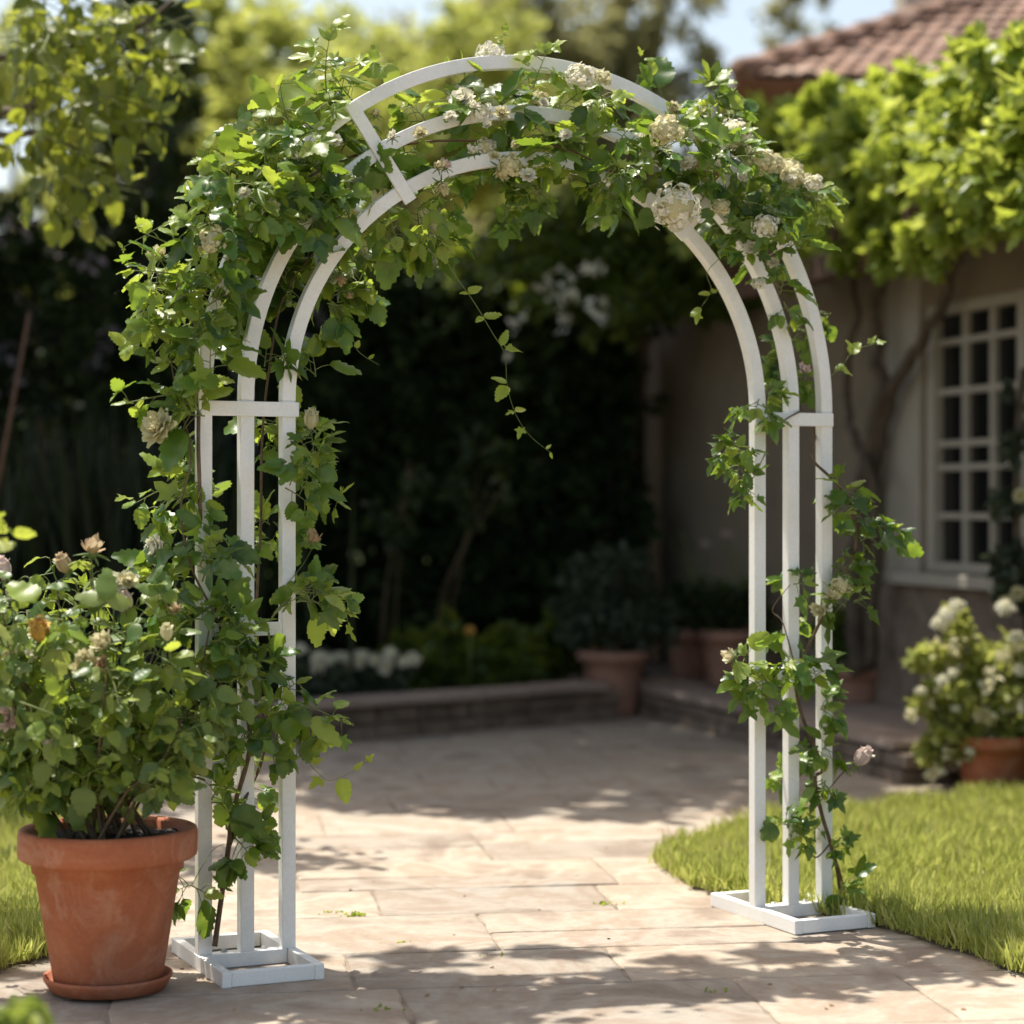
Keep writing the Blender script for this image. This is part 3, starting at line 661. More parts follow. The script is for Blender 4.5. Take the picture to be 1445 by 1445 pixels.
# ================================================================ BIG ROSE POT
PC=Vector((-.886,4.725,0))
def pot_profile(rt,rb,h,rimh,step=True):
    t=rt*.075
    p=[(0,0),(rb*.96,0),(rb,.006)]
    yb=h-rimh*1.45
    rby=rb+(rt*.865-rb)*(yb/h)/(1-rimh/h*.4)
    for k in range(1,7): tt=k/6; p.append((rb+(rby-rb)*tt,.006+(yb-.006)*tt))
    if step: p += [(rby*1.045,yb+.003),(rby*1.06,yb+rimh*.4)]
    p += [(rt*.955,h-rimh),(rt*.99,h-rimh+.004),(rt,h-rimh+.012),(rt*1.0,h-.012),(rt*.985,h-.003),(rt*.96,h),(rt-t*1.4,h-.001),(rt-t*1.9,h-.008),(rt-t*2.3,h-.05)]
    return p
ps=thing('pot_saucer','round terracotta saucer under the large rose pot','saucer',PC)
mb=MB(); mb.lathe([(0,.002),(.105,.002),(.125,.006),(.140,.030),(.1405,.036),(.136,.038),(.132,.035),(.122,.016),(.10,.012),(0,.012)],64)
part('dish',mb.mesh(),M['terra'],ps,False)
pot=thing('potted_rose','large terracotta pot with a bushy pink and cream rose, left of the arch','potted plant',PC+Vector((0,0,.0125)))
mb=MB(); mb.lathe(pot_profile(.195,.117,.345,.066),72,wob=.004); part('pot',mb.mesh(),M['terra'],pot,False)
mb=MB(); n=40; vs=[(0,0,.335)]
for k in range(1,6):
    for j in range(n): r=.172*k/5; vs.append((r*math.cos(6.2832*j/n),r*math.sin(6.2832*j/n),.322+random.uniform(-.006,.008)))
fs=[(0,1+j,1+(j+1)%n) for j in range(n)]+[(1+k*n+j,1+(k+1)*n+j,1+(k+1)*n+(j+1)%n,1+k*n+(j+1)%n) for k in range(4) for j in range(n)]
mb.add(vs,fs,0,True); part('soil',mb.mesh(),M['soil'],pot,False)
PB=Plant(pot)
top=[]
def rosebush():
    for i in range(30):
        a=random.uniform(0,6.283); r0=random.uniform(.01,.10); b0=PC+Vector((r0*math.cos(a),r0*math.sin(a),.335))
        tx=random.uniform(-.40,.30); ty=random.uniform(-.20,.26); tz=.50+random.uniform(0,.42)*(1-abs(tx+.05)*1.0)
        t=PC+Vector((tx,ty,tz+.05)); m_=b0.lerp(t,.5)+Vector((tx*.25,ty*.25,.04))
        c=curve([b0,b0.lerp(m_,.5)+Vector((0,0,.03)),m_,t],5); n=len(c)
        PB.st.tube(c,[.0042-.0026*k/n for k in range(n)],6)
        for k in range(5,n):
            for _ in range(1):
                d=Vector((random.gauss(0,.8),random.gauss(-.25,.7),random.gauss(.25,.5)))
                PB.sprig(c[k],d,random.uniform(.04,.10),random.randint(1,2),random.uniform(.048,.075),['rose','rose','rose','young'],comp=.6,tip=False)
        top.append(t)
rosebush()
# specific upright flowering canes, aimed where the blooms stand
Yp=4.68
def pp(x,y,Y=Yp): return at(x,y,Y)
blooms=[(130,785,'withered','dry',.075,(.1,-.2,1)),(97,810,'bud','dry',.05,(-.4,-.2,.9)),(176,868,'bud','pink',.058,(0,-.3,1)),(84,1066,'bud','pink',.062,(-.1,-.9,.5)),(8,820,'bud','pink',.055,(-.2,-.2,1)),(14,848,'bud','pink',.045,(.3,-.3,.9)),
 (160,824,'open','white',.06,(.1,-.7,.6)),(134,845,'open','white',.05,(0,-.8,.6)),(56,905,'bud','apricot',.065,(.1,-.6,.7)),(150,912,'withered','cream',.07,(-.3,-.8,.5)),(122,938,'withered','cream',.085,(0,-.9,.3)),(145,940,'withered','dry',.05,(0,-.9,.3)),(10,1014,'open','pink',.06,(-.2,-.9,.3)),(245,868,'withered','dry',.05,(.1,-.3,1)),(236,905,'bud','cream',.04,(0,-.3,1)),(180,820,'open','cream',.05,(.3,-.5,.6)),(50,930,'withered','white',.05,(0,-.7,.5)),(15,930,'withered','cream',.05,(0,-.7,.5))]
for (x,y,kd,mt,sz,d) in blooms:
    Yq=Yp-(.10 if y>900 else 0); t=pp(x,y,Yq); dv=Vector(d).normalized()
    b0=PC+Vector(((t.x-PC.x)*.3,-.02,.42)); c=curve([b0,b0.lerp(t,.5)+Vector((0,.02,.03)),t-dv*.05,t-dv*sz*.12],6); n=len(c)
    PB.gs.tube(c,[.0026-.0012*k/n for k in range(n)],5)
    for k in range(n//2,n-4,3): PB.single('rose',c[k],Vector((random.gauss(0,.8),-.3,.4)),Vector((0,-.4,.9)),.05)
    flower(pot,kd,mt,t,dv,sz)
# leaf masses on the camera side so the bush fills the outline
for (x,y,r) in [(40,970,55),(110,890,45),(170,900,45),(200,950,50),(130,980,55),(60,1040,50),(140,1060,50),(210,1040,45),(240,980,35),(20,880,30),(20,1100,45),(100,1110,30),(200,1100,35),(215,860,25),(30,830,18),(70,870,30),(140,820,22),(245,930,22),(180,1000,40),(5,940,30),(10,1010,35),(0,1070,30),(15,790,14)]:
    for _ in range(int(r*r/420)):
        q=random.uniform(0,6.28); rr=r*.8*math.sqrt(random.random()); p=pp(x+rr*math.cos(q),y+rr*math.sin(q),Yp+random.gauss(-.03,.07))
        dd=Vector((math.cos(q)*.6+random.gauss(0,.4),random.gauss(-.3,.5),.4-.5*math.sin(q)+random.gauss(0,.3)))
        PB.sprig(p-dd.normalized()*.04,dd,random.uniform(.05,.10),random.randint(1,3),random.uniform(.06,.095),['rose','rose','young'],comp=.55,tip=False)
PB.build(VM)

# ================================================================ GENERIC SHRUBS / TREES
def cloud(blobs, n, size, up=.4, out=.6, front=None, shell=.55):
    """leaf bases in a union of ellipsoids (centre, radii, weight)"""
    w=np.array([b_[2] if len(b_)>2 else b_[1][0]*b_[1][1]*b_[1][2] for b_ in blobs]); w=w/w.sum()
    P=[];D=[]
    for (c,r,*_),ww in zip(blobs,w):
        k=max(1,int(n*ww)); d=rand_dirs(k); rad=(shell+(1-shell)*rng.random(k))[:,None]*(1+.12*np.sin(d[:,0:1]*9+d[:,2:3]*7))
        # clumps: gather leaves about a few hundred twig ends
        m_=max(4,k//22); ci=rng.integers(0,k,m_); pick=ci[rng.integers(0,m_,k)]
        base=d[pick]*rad[pick]*np.array(r)[None,:]+rng.normal(size=(k,3))*np.array(r)[None,:]*.11
        P.append(base+np.array(c)[None,:]); D.append(d[pick])
    P=np.concatenate(P);D0=np.concatenate(D);k=len(P)
    D=D0*out+rand_dirs(k)*.8+np.array([0,0,-.1]); N=rand_dirs(k)*.6+np.array([0,0,up])+D0*.3
    S=size*rng.uniform(.65,1.25,k)
    return P,D,N,S
def leafcloud(name,parent,blobs,n,size,mat,tm=None,label=None,**kw):
    P,D,N,S=cloud(blobs,n,size,**kw)
    return part(name,scatter(tm or [LH],P,D,N,S),mat,parent,label=label)
def branches(mb, base, tips, r0, r1=.01, k=7, sag=.0):
    for t in tips:
        t=Vector(t); m_=Vector(base).lerp(t,.5)+Vector((random.gauss(0,.06),random.gauss(0,.06),.08))*(t-Vector(base)).length
        c=curve([base,m_,t],5); n=len(c); mb.tube(c,[r0+(r1-r0)*i/(n-1) for i in range(n)],k)

# --- overhanging tree: trunk out to the left, crown shading the path, one bough reaching into view
ot=thing('overhanging_tree','broadleaf tree whose near bough hangs into the top left corner','tree',(-4.3,9.2,0))
mb=MB(); fork=Vector((-4.0,9.2,2.9)); mb.tube(curve([(-4.3,9.2,-.05),(-4.25,9.2,1.2),(-4.05,9.25,2.3),fork]),[.17-.005*i for i in range(19)],12)
part('trunk',mb.mesh(),M['bark'],ot)
blobs=[((-2.9,9.0,4.5),(.8,.9,.6)),((-2.2,10.6,4.9),(1.0,1.0,.6)),((-1.2,9.6,4.6),(.8,.9,.5)),((-1.0,11.2,5.0),(1.0,.9,.5)),((.0,10.6,4.95),(.8,.8,.45)),((-.2,9.3,4.65),(.6,.6,.35)),((.55,11.5,5.2),(.7,.8,.4)),((-3.6,10.6,5),(1.1,1.1,.8)),((-2.2,12.3,5.4),(1.2,1,.6)),((-3.9,9.0,4.4),(.8,.7,.6)),((-.3,12.3,5.6),(1.1,.9,.5)),((-1.4,8.9,4.3),(.5,.4,.3)),((-.8,8.7,4.3),(.5,.45,.25)),((.3,10.0,4.9),(.6,.7,.35)),((-1.2,10.2,4.8),(.9,.9,.4)),((-1.6,11.9,5.2),(.9,.8,.5))]
shade_limbs=[((-2.3,6.3,3.6),(.5,.35,.2)),((-1.6,5.9,3.5),(.45,.32,.16)),((-1.0,5.75,3.45),(.4,.3,.14)),((-.4,5.9,3.45),(.4,.3,.13)),((.2,6.1,3.5),(.35,.28,.12))]  # low limb out of view, added to shade the foreground paving
mb=MB(); branches(mb,fork,[b_[0] for b_ in blobs],.07,.012); c=curve([fork,Vector((-3.2,7.2,3.5)),Vector((-2.3,6.3,3.55)),Vector((-1.0,5.75,3.45)),Vector((.2,6.1,3.5))],6); mb.tube(c,[.05-.0018*i for i in range(len(c))],7)
part('limb',mb.mesh(),M['bark'],ot)
leafcloud('low_crown',ot,shade_limbs,950,.10,M['canopy'],tm=[LF2],shell=.1)
leafcloud('crown',ot,blobs,44000,.14,M['canopy'],shell=.35)
# bough
mb=MB()
bp=[(-60,180,7.4),(20,190,7.2),(60,200,7.1),(110,208,7.0)]
b1=curve([fork+Vector((.1,-.1,-.1)),Vector((-3.0,8.2,2.75)),at(-120,150,7.5),at(0,160,7.2),at(45,150,7.1),at(85,110,7.05)],6); n=len(b1)
mb.tube(b1,[.05-.042*i/(n-1) for i in range(n)],8)
b2=curve([at(-120,150,7.5),at(0,190,7.2),at(50,188,7.1),at(105,208,7.0)],6); mb.tube(b2,[.018-.012*i/(len(b2)-1) for i in range(len(b2))],7)
b3=curve([at(-120,100,7.5),at(60,70,7.2),at(180,45,7.1),at(245,0,7.1)],6); mb.tube(b3,[.018-.012*i/(len(b3)-1) for i in range(len(b3))],7)
part('bough',mb.mesh(),M['bark'],ot)
PO=Plant(ot)
for (x,y,n_) in [(20,20,14),(70,30,14),(120,40,12),(160,60,8),(200,20,5),(230,25,4),(20,90,12),(70,100,12),(130,95,11),(165,120,6),(30,150,10),(85,150,9),(135,165,7),(10,205,5),(60,215,6),(85,255,6),(125,225,5),(60,270,3),(185,110,4),(105,20,10),(40,60,10),(150,10,7)]:
    for _ in range(int(n_*.62+.5)):
        p=at(x+random.gauss(0,24),y+random.gauss(0,20),7.1+random.gauss(0,.14)); q=p+Vector((random.gauss(.06,.07),random.gauss(0,.06),random.gauss(-.02,.05)))
        PO.sprig(p,q-p,random.uniform(.10,.22),random.randint(2,4),random.uniform(.07,.115),['bough'],comp=.15,tip=False,rad=.003)
PO.build({'bough':(M['bough'],[LF,LF2])},leafname='near_foliage')
# --- hedges
fence=thing('garden_fence','dark timber board fence behind the hedge','fence',(-2.5,13.3,0))
mb=MB()  # unseen opaque backing, added so no sky shows through the hedge
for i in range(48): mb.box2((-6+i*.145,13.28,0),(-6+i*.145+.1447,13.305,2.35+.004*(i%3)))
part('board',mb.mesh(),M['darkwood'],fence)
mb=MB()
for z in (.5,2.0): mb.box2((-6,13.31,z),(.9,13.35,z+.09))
part('rail',mb.mesh(),M['darkwood'],fence)
h1=thing('flowering_hedge','tall dark hedge with dull mauve and bluish blossom at the left','hedge',(-3.2,12,.1))
bl=[]
for i in range(9):
    x=-4.8+i*.42
    for z in (.5,1.1,1.7,2.2,2.55): bl.append(((x,12.2+random.uniform(-.15,.15),z+random.uniform(-.06,.06)),(.34,.45,.34)))
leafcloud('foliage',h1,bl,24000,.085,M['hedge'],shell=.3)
mb=MB()
for i in range(9):
    x=-4.8+i*.42; mb.tube([(x,12.2,.1),(x+.05,12.25,1.2),(x-.03,12.2,2.3)],[.03,.02,.01],6)
part('stem',mb.mesh(),M['bark'],h1)
bl2=[(c,(r[0]*1.05,r[1]*1.1,r[2]*1.05)) for (c,r) in bl if c[2]>1.5]
leafcloud('blossom',h1,bl2,900,.055,M['mauve'],tm=[LH],shell=.85)
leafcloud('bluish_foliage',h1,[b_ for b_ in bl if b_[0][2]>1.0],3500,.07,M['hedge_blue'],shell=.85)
h2=thing('dark_hedge','almost black shaded hedge across the middle, seen through the arch','hedge',(-.6,12.3,.1))
bl=[]
for i in range(5):
    x=-1.0+i*.38
    for z in (.5,1.1,1.7,2.2): bl.append(((x,12.5+random.uniform(-.1,.1),z+random.uniform(-.06,.06)),(.32,.4,.34)))
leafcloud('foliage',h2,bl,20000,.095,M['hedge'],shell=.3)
mb=MB()
for i in range(5):
    x=-1.0+i*.38; mb.tube([(x,12.5,.1),(x+.05,12.55,1.2),(x-.03,12.5,2.1)],[.03,.02,.01],6)
part('stem',mb.mesh(),M['bark'],h2)
bl=[((-1.2+i*.42,12.5,2.45+random.uniform(-.08,.08)),(.3,.35,.2)) for i in range(5)]
leafcloud('top_growth',h2,bl,2200,.09,M['canopy'],shell=.4)  # sunlit hedge top put into the colour with lighter leaves
# climber over the doorway at the corner of the house
h3=thing('rambling_vine','shaded rambler with pale flowers hanging above the dark doorway','climbing plant',(.6,12.9,.1))
bl=[]
for (x,y,r) in [(740,340,60),(820,330,60),(900,330,70),(980,320,70),(1060,330,60),(780,410,45),(850,430,50),(930,420,45),(1010,400,50),(1090,400,45),(880,380,60),(1120,350,50),(1160,400,40)]:
    c=at(x,y,11.6); rr=r/F*11.6; bl.append((tuple(c),(rr,.3,rr)))
leafcloud('foliage',h3,bl,7000,.085,M['canopy'],shell=.3)
leafcloud('blossom',h3,[(tuple(at(x,y,11.25)),(.12,.1,.12)) for (x,y) in [(790,400),(800,440),(770,420),(830,400),(740,470),(860,450)]],120,.05,M['white'])
mb=MB(); mb.tube(curve([(.72,12.9,.12),(.70,12.8,1.2),(.75,12.5,1.9),(.7,11.8,2.35)]),.035,8); mb.tube(curve([(.7,11.8,2.35),(.3,11.6,2.4),(.0,11.6,2.42)]),.02,7)
part('stem',mb.mesh(),M['bark'],h3)

# --- trees beyond
def tree(name,label,x,y,zb,h,rc,rz,n,size,mat,trunk=.16,nb=11,seed=1,squash=1,group=None,shell=.3):
    random.seed(seed)
    t=thing(name,label,'tree',(x,y,0),0,group)
    blobs=[]; 
    for i in range(nb):
        a=random.uniform(0,6.28); q=random.random()**.6; zz=random.uniform(-1,1); k=math.sqrt(max(0,1-zz*zz))*.75
        blobs.append(((x+rc*k*q*math.cos(a),y+rc*k*q*math.sin(a),zb+rz+zz*rz*.8),(rc*random.uniform(.28,.46),rc*random.uniform(.28,.46),rz*random.uniform(.18,.32)*squash)))
    mb=MB(); mb.tube(curve([(x,y,-.1),(x+.1,y,zb*.5),(x,y,zb),(x+.05,y,zb+rz)]),[trunk*(1-.045*i) for i in range(19)],10); part('trunk',mb.mesh(),M['bark'],t)
    mb=MB(); branches(mb,(x,y,zb*.9),[b_[0] for b_ in blobs],trunk*.35,.015,6); part('limb',mb.mesh(),M['bark'],t)
    leafcloud('crown',t,blobs,n,size,mat,tm=[LQ,LH],shell=shell); return t
G='trees beyond the hedge'
tree('leafy_tree','bright yellow green tree behind the hedge, left of the arch top',-2.5,20,1.3,6,1.9,2.3,14000,.16,M['tree_y'],seed=2,nb=16,group=G)
tree('leafy_tree','second bright green tree, directly behind the left shoulder of the arch',-.9,23,1.6,7,1.9,2.6,12000,.17,M['tree_y'],seed=5,nb=14,group=G)
tree('leafy_tree','dull olive tree behind the middle of the arch top',.5,27,2.2,9,2.2,3.4,12000,.18,M['tree_o'],seed=9,nb=15,group=G)
tree('leafy_tree','brownish olive tree just left of the tiled roof',1.75,27,1.5,9,1.7,3.4,15000,.18,M['tree_o'],seed=12,nb=26,group=G)
tree('leafy_tree','pale far tree in the gap between the bright and olive trees',-1.4,36,1.5,9,2.6,4.0,9000,.2,M['tree_o'],seed=15,nb=13,group=G)
tree('leafy_tree','thin open tree against the sky above the roof end',4.6,34,5.2,10,1.2,2.2,1500,.18,M['tree_o'],seed=17,nb=9,group=G,trunk=.1)
tree('leafy_tree','green tree at the far left behind the hanging bough',-5.2,21,1.2,7,1.8,2.4,10000,.16,M['tree_y'],seed=22,nb=13,group=G)
tree('leafy_tree','low olive tree hidden behind the house corner',3.2,22,.8,5,1.6,1.6,7000,.16,M['tree_o'],seed=27,nb=10,group=G)
random.seed(11)
cn=thing('conifer','tall narrow dark conifer behind the hanging bough','tree',(-3.15,18.5,0))
bl=[((-3.15+random.uniform(-.1,.1),18.5,1.4+i*.42),(.62*(1-i/16)+.12,.62*(1-i/16)+.12,.36)) for i in range(13)]
leafcloud('crown',cn,bl,9000,.14,M['tree_d'],tm=[LQ],shell=.4)
mb=MB(); mb.tube([(-3.15,18.5,-.1),(-3.15,18.5,6.5)],[.14,.03],9); part('trunk',mb.mesh(),M['bark'],cn)

# ================================================================ HOUSE
ha=math.atan2(WD.y,WD.x)
house=thing('house','cream plastered cottage with tiled roof and paned window at the right','house',WA,ha)
z0=.13
mb=MB(); th=.30; ws0,ws1,wz0,wz1=3.66,4.52,.77,1.96
mb.box2((0,0,z0),(ws0,th,2.62)); mb.box2((ws1,0,z0),(8.2,th,2.62)); mb.box2((ws0+.0005,0.0005,z0),(ws1-.0005,th,wz0)); mb.box2((ws0+.0005,.0005,wz1),(ws1-.0005,th,2.6195))
mb.box2((.0005,th+.0005,z0),(8.19,3.2,2.6))   # body behind
part('wall',mb.mesh(),M['plaster'],house,False)
mb=MB(); mb.box2((-.3,-.36,2.625),(8.2,3.2,2.70)); part('eave',mb.mesh(),M['wood'],house,False)  # overhang added to keep grazing sun off the wall
mb=MB(); mb.box2((2.9,-.035,z0),(8.2,-.001,.70)); part('plinth',mb.mesh(),M['rubble'],house,False)
mb=MB(); mb.box2((3.30,-.03,.705),(3.62,-.001,2.2)); part('pilaster',mb.mesh(bevel=.006),M['trim'],house,False)
win=MB(); a0,a1=ws0,ws1
win.box2((a0+.002,-.012,wz0),(a0+.07,.06,wz1)); win.box2((a1-.07,-.012,wz0),(a1-.002,.06,wz1)); win.box2((a0+.07,-.010,wz0+.001),(a1-.07,.058,wz0+.045)); win.box2((a0+.07,-.010,wz1-.05),(a1-.07,.058,wz1-.001))
wo=part('window',win.mesh(bevel=.003),M['trim'],house,False)
def sub(name,mb,mat,parent): return link(name,mb.mesh(),mat,parent)
mb=MB(); mb.box2((a0+.07,.035,wz0+.045),(a1-.07,.040,wz1-.05)); sub('pane',mb,M['glass'],wo)
mb=MB(); iw=(a1-a0-.14)/3
for i in (1,2): x=a0+.07+iw*i; mb.box2((x-.018,.008,wz0+.045),(x+.018,.034,wz1-.05))
for z in (1.79,1.57,1.34,1.235,1.02): mb.box2((a0+.0705,.0085,z-.014),(a1-.0705,.0335,z+.014))
sub('glazing_bar',mb,M['trim'],wo)
mb=MB(); mb.box2((3.40,-.10,.71),(4.72,-.0355,.765)); part('sill',mb.mesh(bevel=.006),M['trim'],house,False)
# main block under the hip roof
Ec=at(1043,112,12.5); ez=Ec.z
mb=MB(); mb.box2((Ec.x+.35,Ec.y+.4,2.7),(8.5,Ec.y+5.4,ez-.05)); mb.box2((Ec.x+.75,13.9,0),(8.45,Ec.y+5.35,2.699)); part('upper_wall',mb.mesh(),M['plaster'],house)
def roof():
    mb=MB(); pitch=.48; Lx=7.4; dep=2.7
    # front slope as overlapping barrel tiles: rows by columns
    def rowset(o,ex,bk,width,trim0,trim1):
        nrow=14; rs=dep/nrow; cs=.115
        for r_ in range(nrow):
            y0=r_*rs; y1=y0+rs*1.12; s0=trim0*y0; s1=width-trim1*y0; n=int((s1-s0)/cs)
            for c in range(n):
                x=s0+c*cs; q=[]
                dz=random.uniform(-.006,.006)
                for (yy,lift) in ((y0,.028),(y1,.004)):
                    for k in range(5):
                        u=k/4; p=o+ex*(x+u*cs)+bk*yy+Vector((0,0,pitch*yy+lift+dz+.022*math.sin(math.pi*u)))
                        q.append(p)
                mb.add(q,[(k,k+1,5+k+1,5+k) for k in range(4)]+[(0,1,2,3,4)],0,False)
    rowset(Ec,Vector((1,0,0)),Vector((0,1,0)),Lx,1,0)
    rowset(Ec+Vector((0,2*dep,0)),Vector((0,-1,0)),Vector((1,0,0)),2*dep,1,1)
    # solid deck under the tiles
    A=Ec; B=Ec+Vector((Lx,0,0)); C=Ec+Vector((Lx,dep,dep*pitch)); D=Ec+Vector((dep,dep,dep*pitch)); E_=Ec+Vector((0,2*dep,0)); F_=Ec+Vector((Lx,2*dep,0))
    mb.add([A,B,C,D,E_,F_],[(0,1,2,3),(0,3,4),(3,2,5,4),(0,4,5,1)])
    # hip and ridge tiles
    for (p,q) in ((A,D),(D,C)):
        n=int((q-p).length/.3)
        for i in range(n):
            mb.tube([p.lerp(q,i/n)+Vector((0,0,.05)),p.lerp(q,(i+1.08)/n)+Vector((0,0,.035))],[.075,.065],8)
    return mb.mesh()
rf=part('roof',roof(),M['tile'],house)
mb=MB(); ch=at(1312,0,15.4); mb.box((ch.x,ch.y,ch.z+.35),(.22,.22,.5)); mb.box((ch.x,ch.y,ch.z+.88),(.27,.27,.04))
c=mb.mesh(bevel=.01); c.transform((Matrix.Translation(house.location)@house.rotation_euler.to_matrix().to_4x4()).inverted()); link('chimney',c,M['trim'],rf)
# dark doorway recess beside the corner
gate=thing('garden_door','dark weathered timber door in the shade left of the house corner','door',(.45,12.95,.13))
mb=MB()
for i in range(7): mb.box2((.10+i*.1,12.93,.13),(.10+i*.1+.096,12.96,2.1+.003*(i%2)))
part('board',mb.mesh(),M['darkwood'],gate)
mb=MB(); mb.box2((.46,12.86,.13),(.53,12.925,2.15)); part('post',mb.mesh(),plain('grey_post',(.10,.09,.08),.8,.3,12),gate)

# pergola
pg=thing('pergola','brown timber pergola along the house under the vine','pergola',(1.9,8.0,.135))
PD=Vector((-.29,.957,0)).normalized(); P0=Vector((2.25,6.85,0))
def beam(mb,a,b,h,w,z):
    d=(b-a); L=d.length; ang=math.atan2(d.y,d.x); c=(a+b)/2; mb.box((c.x,c.y,z),(L/2,w/2,h/2),Matrix.Rotation(ang,3,'Z'))
mb=MB(); beam(mb,P0,P0+PD*4.0,.11,.08,2.13); part('beam',mb.mesh(bevel=.006),M['wood'],pg)
for i in range(6):
    mb=MB(); a=P0+PD*(.5+i*.68)-WN*-.15; a=P0+PD*(.5+i*.68)+WN*.15; beam(mb,a,a-WN*1.0,.07,.05,2.225); part('rafter',mb.mesh(bevel=.004),M['wood'],pg)
mb=MB(); q=P0+PD*.2; mb.box((q.x,q.y,1.03),(.045,.045,1.04)); part('post',mb.mesh(bevel=.006),M['wood'],pg)
# pergola vine
pv=thing('pergola_vine','mass of sunlit lime green vine spreading over the pergola and house wall','climbing plant',(1.62,9.9,.14))
bl=[]
for (x,y,r,Y,w) in [(1430,120,75,8.0,5),(1440,220,80,7.8,6),(1370,160,70,8.4,5),(1360,250,70,8.2,5),(1300,190,70,8.9,5),(1290,260,65,8.8,4),(1230,190,60,9.4,4),(1220,270,60,9.4,4),(1160,200,50,10,3.5),(1150,270,55,10,3.5),(1095,210,45,10.6,3),(1090,260,50,10.5,3),(1060,190,35,11,2),(1500,150,90,7.6,5),(1500,260,80,7.5,4),(1600,200,110,7.3,4),(1400,300,40,7.9,2),(1340,310,40,8.3,1.5),(1130,165,30,10.4,1.5),(1230,140,30,9.5,1.5),(1300,120,35,9.0,1.5),(1380,80,30,8.5,1),(1200,310,45,9.3,2),(1250,315,40,9,1.5),(1060,165,26,11,1),(1105,158,26,10.6,1),(1170,150,26,10,1),(1060,300,45,10.6,3),(1110,320,45,10.2,3),(1160,330,42,9.8,3),(1210,345,34,9.3,2),(1265,345,34,8.9,2),(1310,345,26,8.5,1.2),(1070,350,38,10.4,2),(1130,370,34,10,1.5),(1000,330,40,11,2)]:
    c=at(x,y,Y); rr=r/F*Y; bl.append((tuple(c),(rr,rr*1.3,rr),w))
leafcloud('foliage',pv,bl,14500,.085,M['lime'],tm=[LH,LF2,LO],shell=.35)
mb=MB()
def wallpt(px,py,off=.08):
    a=(px-CX)/F; o=WA+WN*off; t=(a*o.y-o.x)/(WD.x-a*WD.y); Y=o.y+WD.y*t; return at(px,py,Y)
tr=[[(1205,960),(1215,850),(1225,720),(1240,620),(1255,560),(1290,500),(1330,420),(1360,350)],[(1210,950),(1205,820),(1215,700),(1235,600),(1245,540),(1235,460),(1245,400),(1280,350)],[(1225,940),(1235,800),(1232,680),(1200,600),(1195,520),(1210,440),(1200,370)]]
for k,t in enumerate(tr):
    c=curve([wallpt(x,y,.10+.03*k) for x,y in t]); c=[p+Vector((random.gauss(0,.008),random.gauss(0,.008),0)) for p in c]; n=len(c)
    mb.tube(c,[(.048 if k<2 else .03)*(1-.6*i/n) for i in range(n)],8)
part('trunk',mb.mesh(),M['bark'],pv)

# ================================================================ POTS BEHIND
def back_pot(loc,rt,rb,h,label,rim=.05,mat='terra2'):
    t=thing('potted_plant',label,'potted plant',loc)
    mb=MB(); mb.lathe(pot_profile(rt,rb,h,rim),40); part('pot',mb.mesh(),M[mat],t,False)
    mb=MB(); mb.lathe([(0,h-.02),(rt*.8,h-.025)],24); part('soil',mb.mesh(),M['soil'],t,False)
    return t
p=gr(865,1012); p.y+=.1; p.x=(865-CX)/F*p.y
t=back_pot(p,.188,.115,.33,'tall tapered clay pot with a grey green sage bush beside the bed wall')
leafcloud('foliage',t,[(tuple(p+Vector((dx,dy,z))),(r,r,r)) for (dx,dy,z,r) in [(0,0,.55,.22),(-.16,0,.50,.16),(.16,0,.52,.16),(0,-.1,.72,.15),(-.1,.05,.66,.14),(.1,0,.68,.14)]],3200,.06,M['sage'],tm=[LQ],shell=.3)
mb=MB(); branches(mb,p+Vector((0,0,.3)),[p+Vector((random.uniform(-.2,.2),random.uniform(-.15,.15),random.uniform(.5,.75))) for _ in range(9)],.006,.002,5); part('stem',mb.mesh(),M['stem'],t)
def gt(px,py): return gr(px,py,.136)
for (px,py,rt,h,lab,seed) in [(1030,968,.17,.29,'wide clay pot of dark leaves on the terrace by the wall corner',1),(975,955,.15,.26,'smaller shaded clay pot left of the wide terrace pot',2)]:
    p=gt(px,py); t=back_pot(p,rt,rt*.68,h,lab)
    leafcloud('foliage',t,[(tuple(p+Vector((dx,0,h+.10))),(.16,.14,.13)) for dx in (-.1,0,.1)],1300,.06,M['tree_d'],tm=[LH],shell=.2)
    mb=MB(); tips=[p+Vector((random.uniform(-.12,.12),0,h+.42+random.uniform(0,.12))) for _ in range(5)]; branches(mb,p+Vector((0,0,h-.04)),tips,.005,.002,5); part('stem',mb.mesh(),M['green_stem'],t)
    for q in tips[:1]: flower(t,'open','pink',q,(0,-.5,.8),.06)
p=gt(1213,990); t=back_pot(p,.145,.10,.16,'low clay bowl pot with a leafy plant at the foot of the vine trunk',.04)
leafcloud('foliage',t,[(tuple(p+Vector((dx,dy,.30))),(.15,.14,.15)) for dx in (-.08,.08) for dy in (0,.05)],1200,.07,M['canopy'],tm=[LH],shell=.2)
mb=MB(); branches(mb,p+Vector((0,0,.12)),[p+Vector((random.uniform(-.15,.15),0,random.uniform(.25,.42))) for _ in range(6)],.005,.002,5); part('stem',mb.mesh(),M['green_stem'],t)
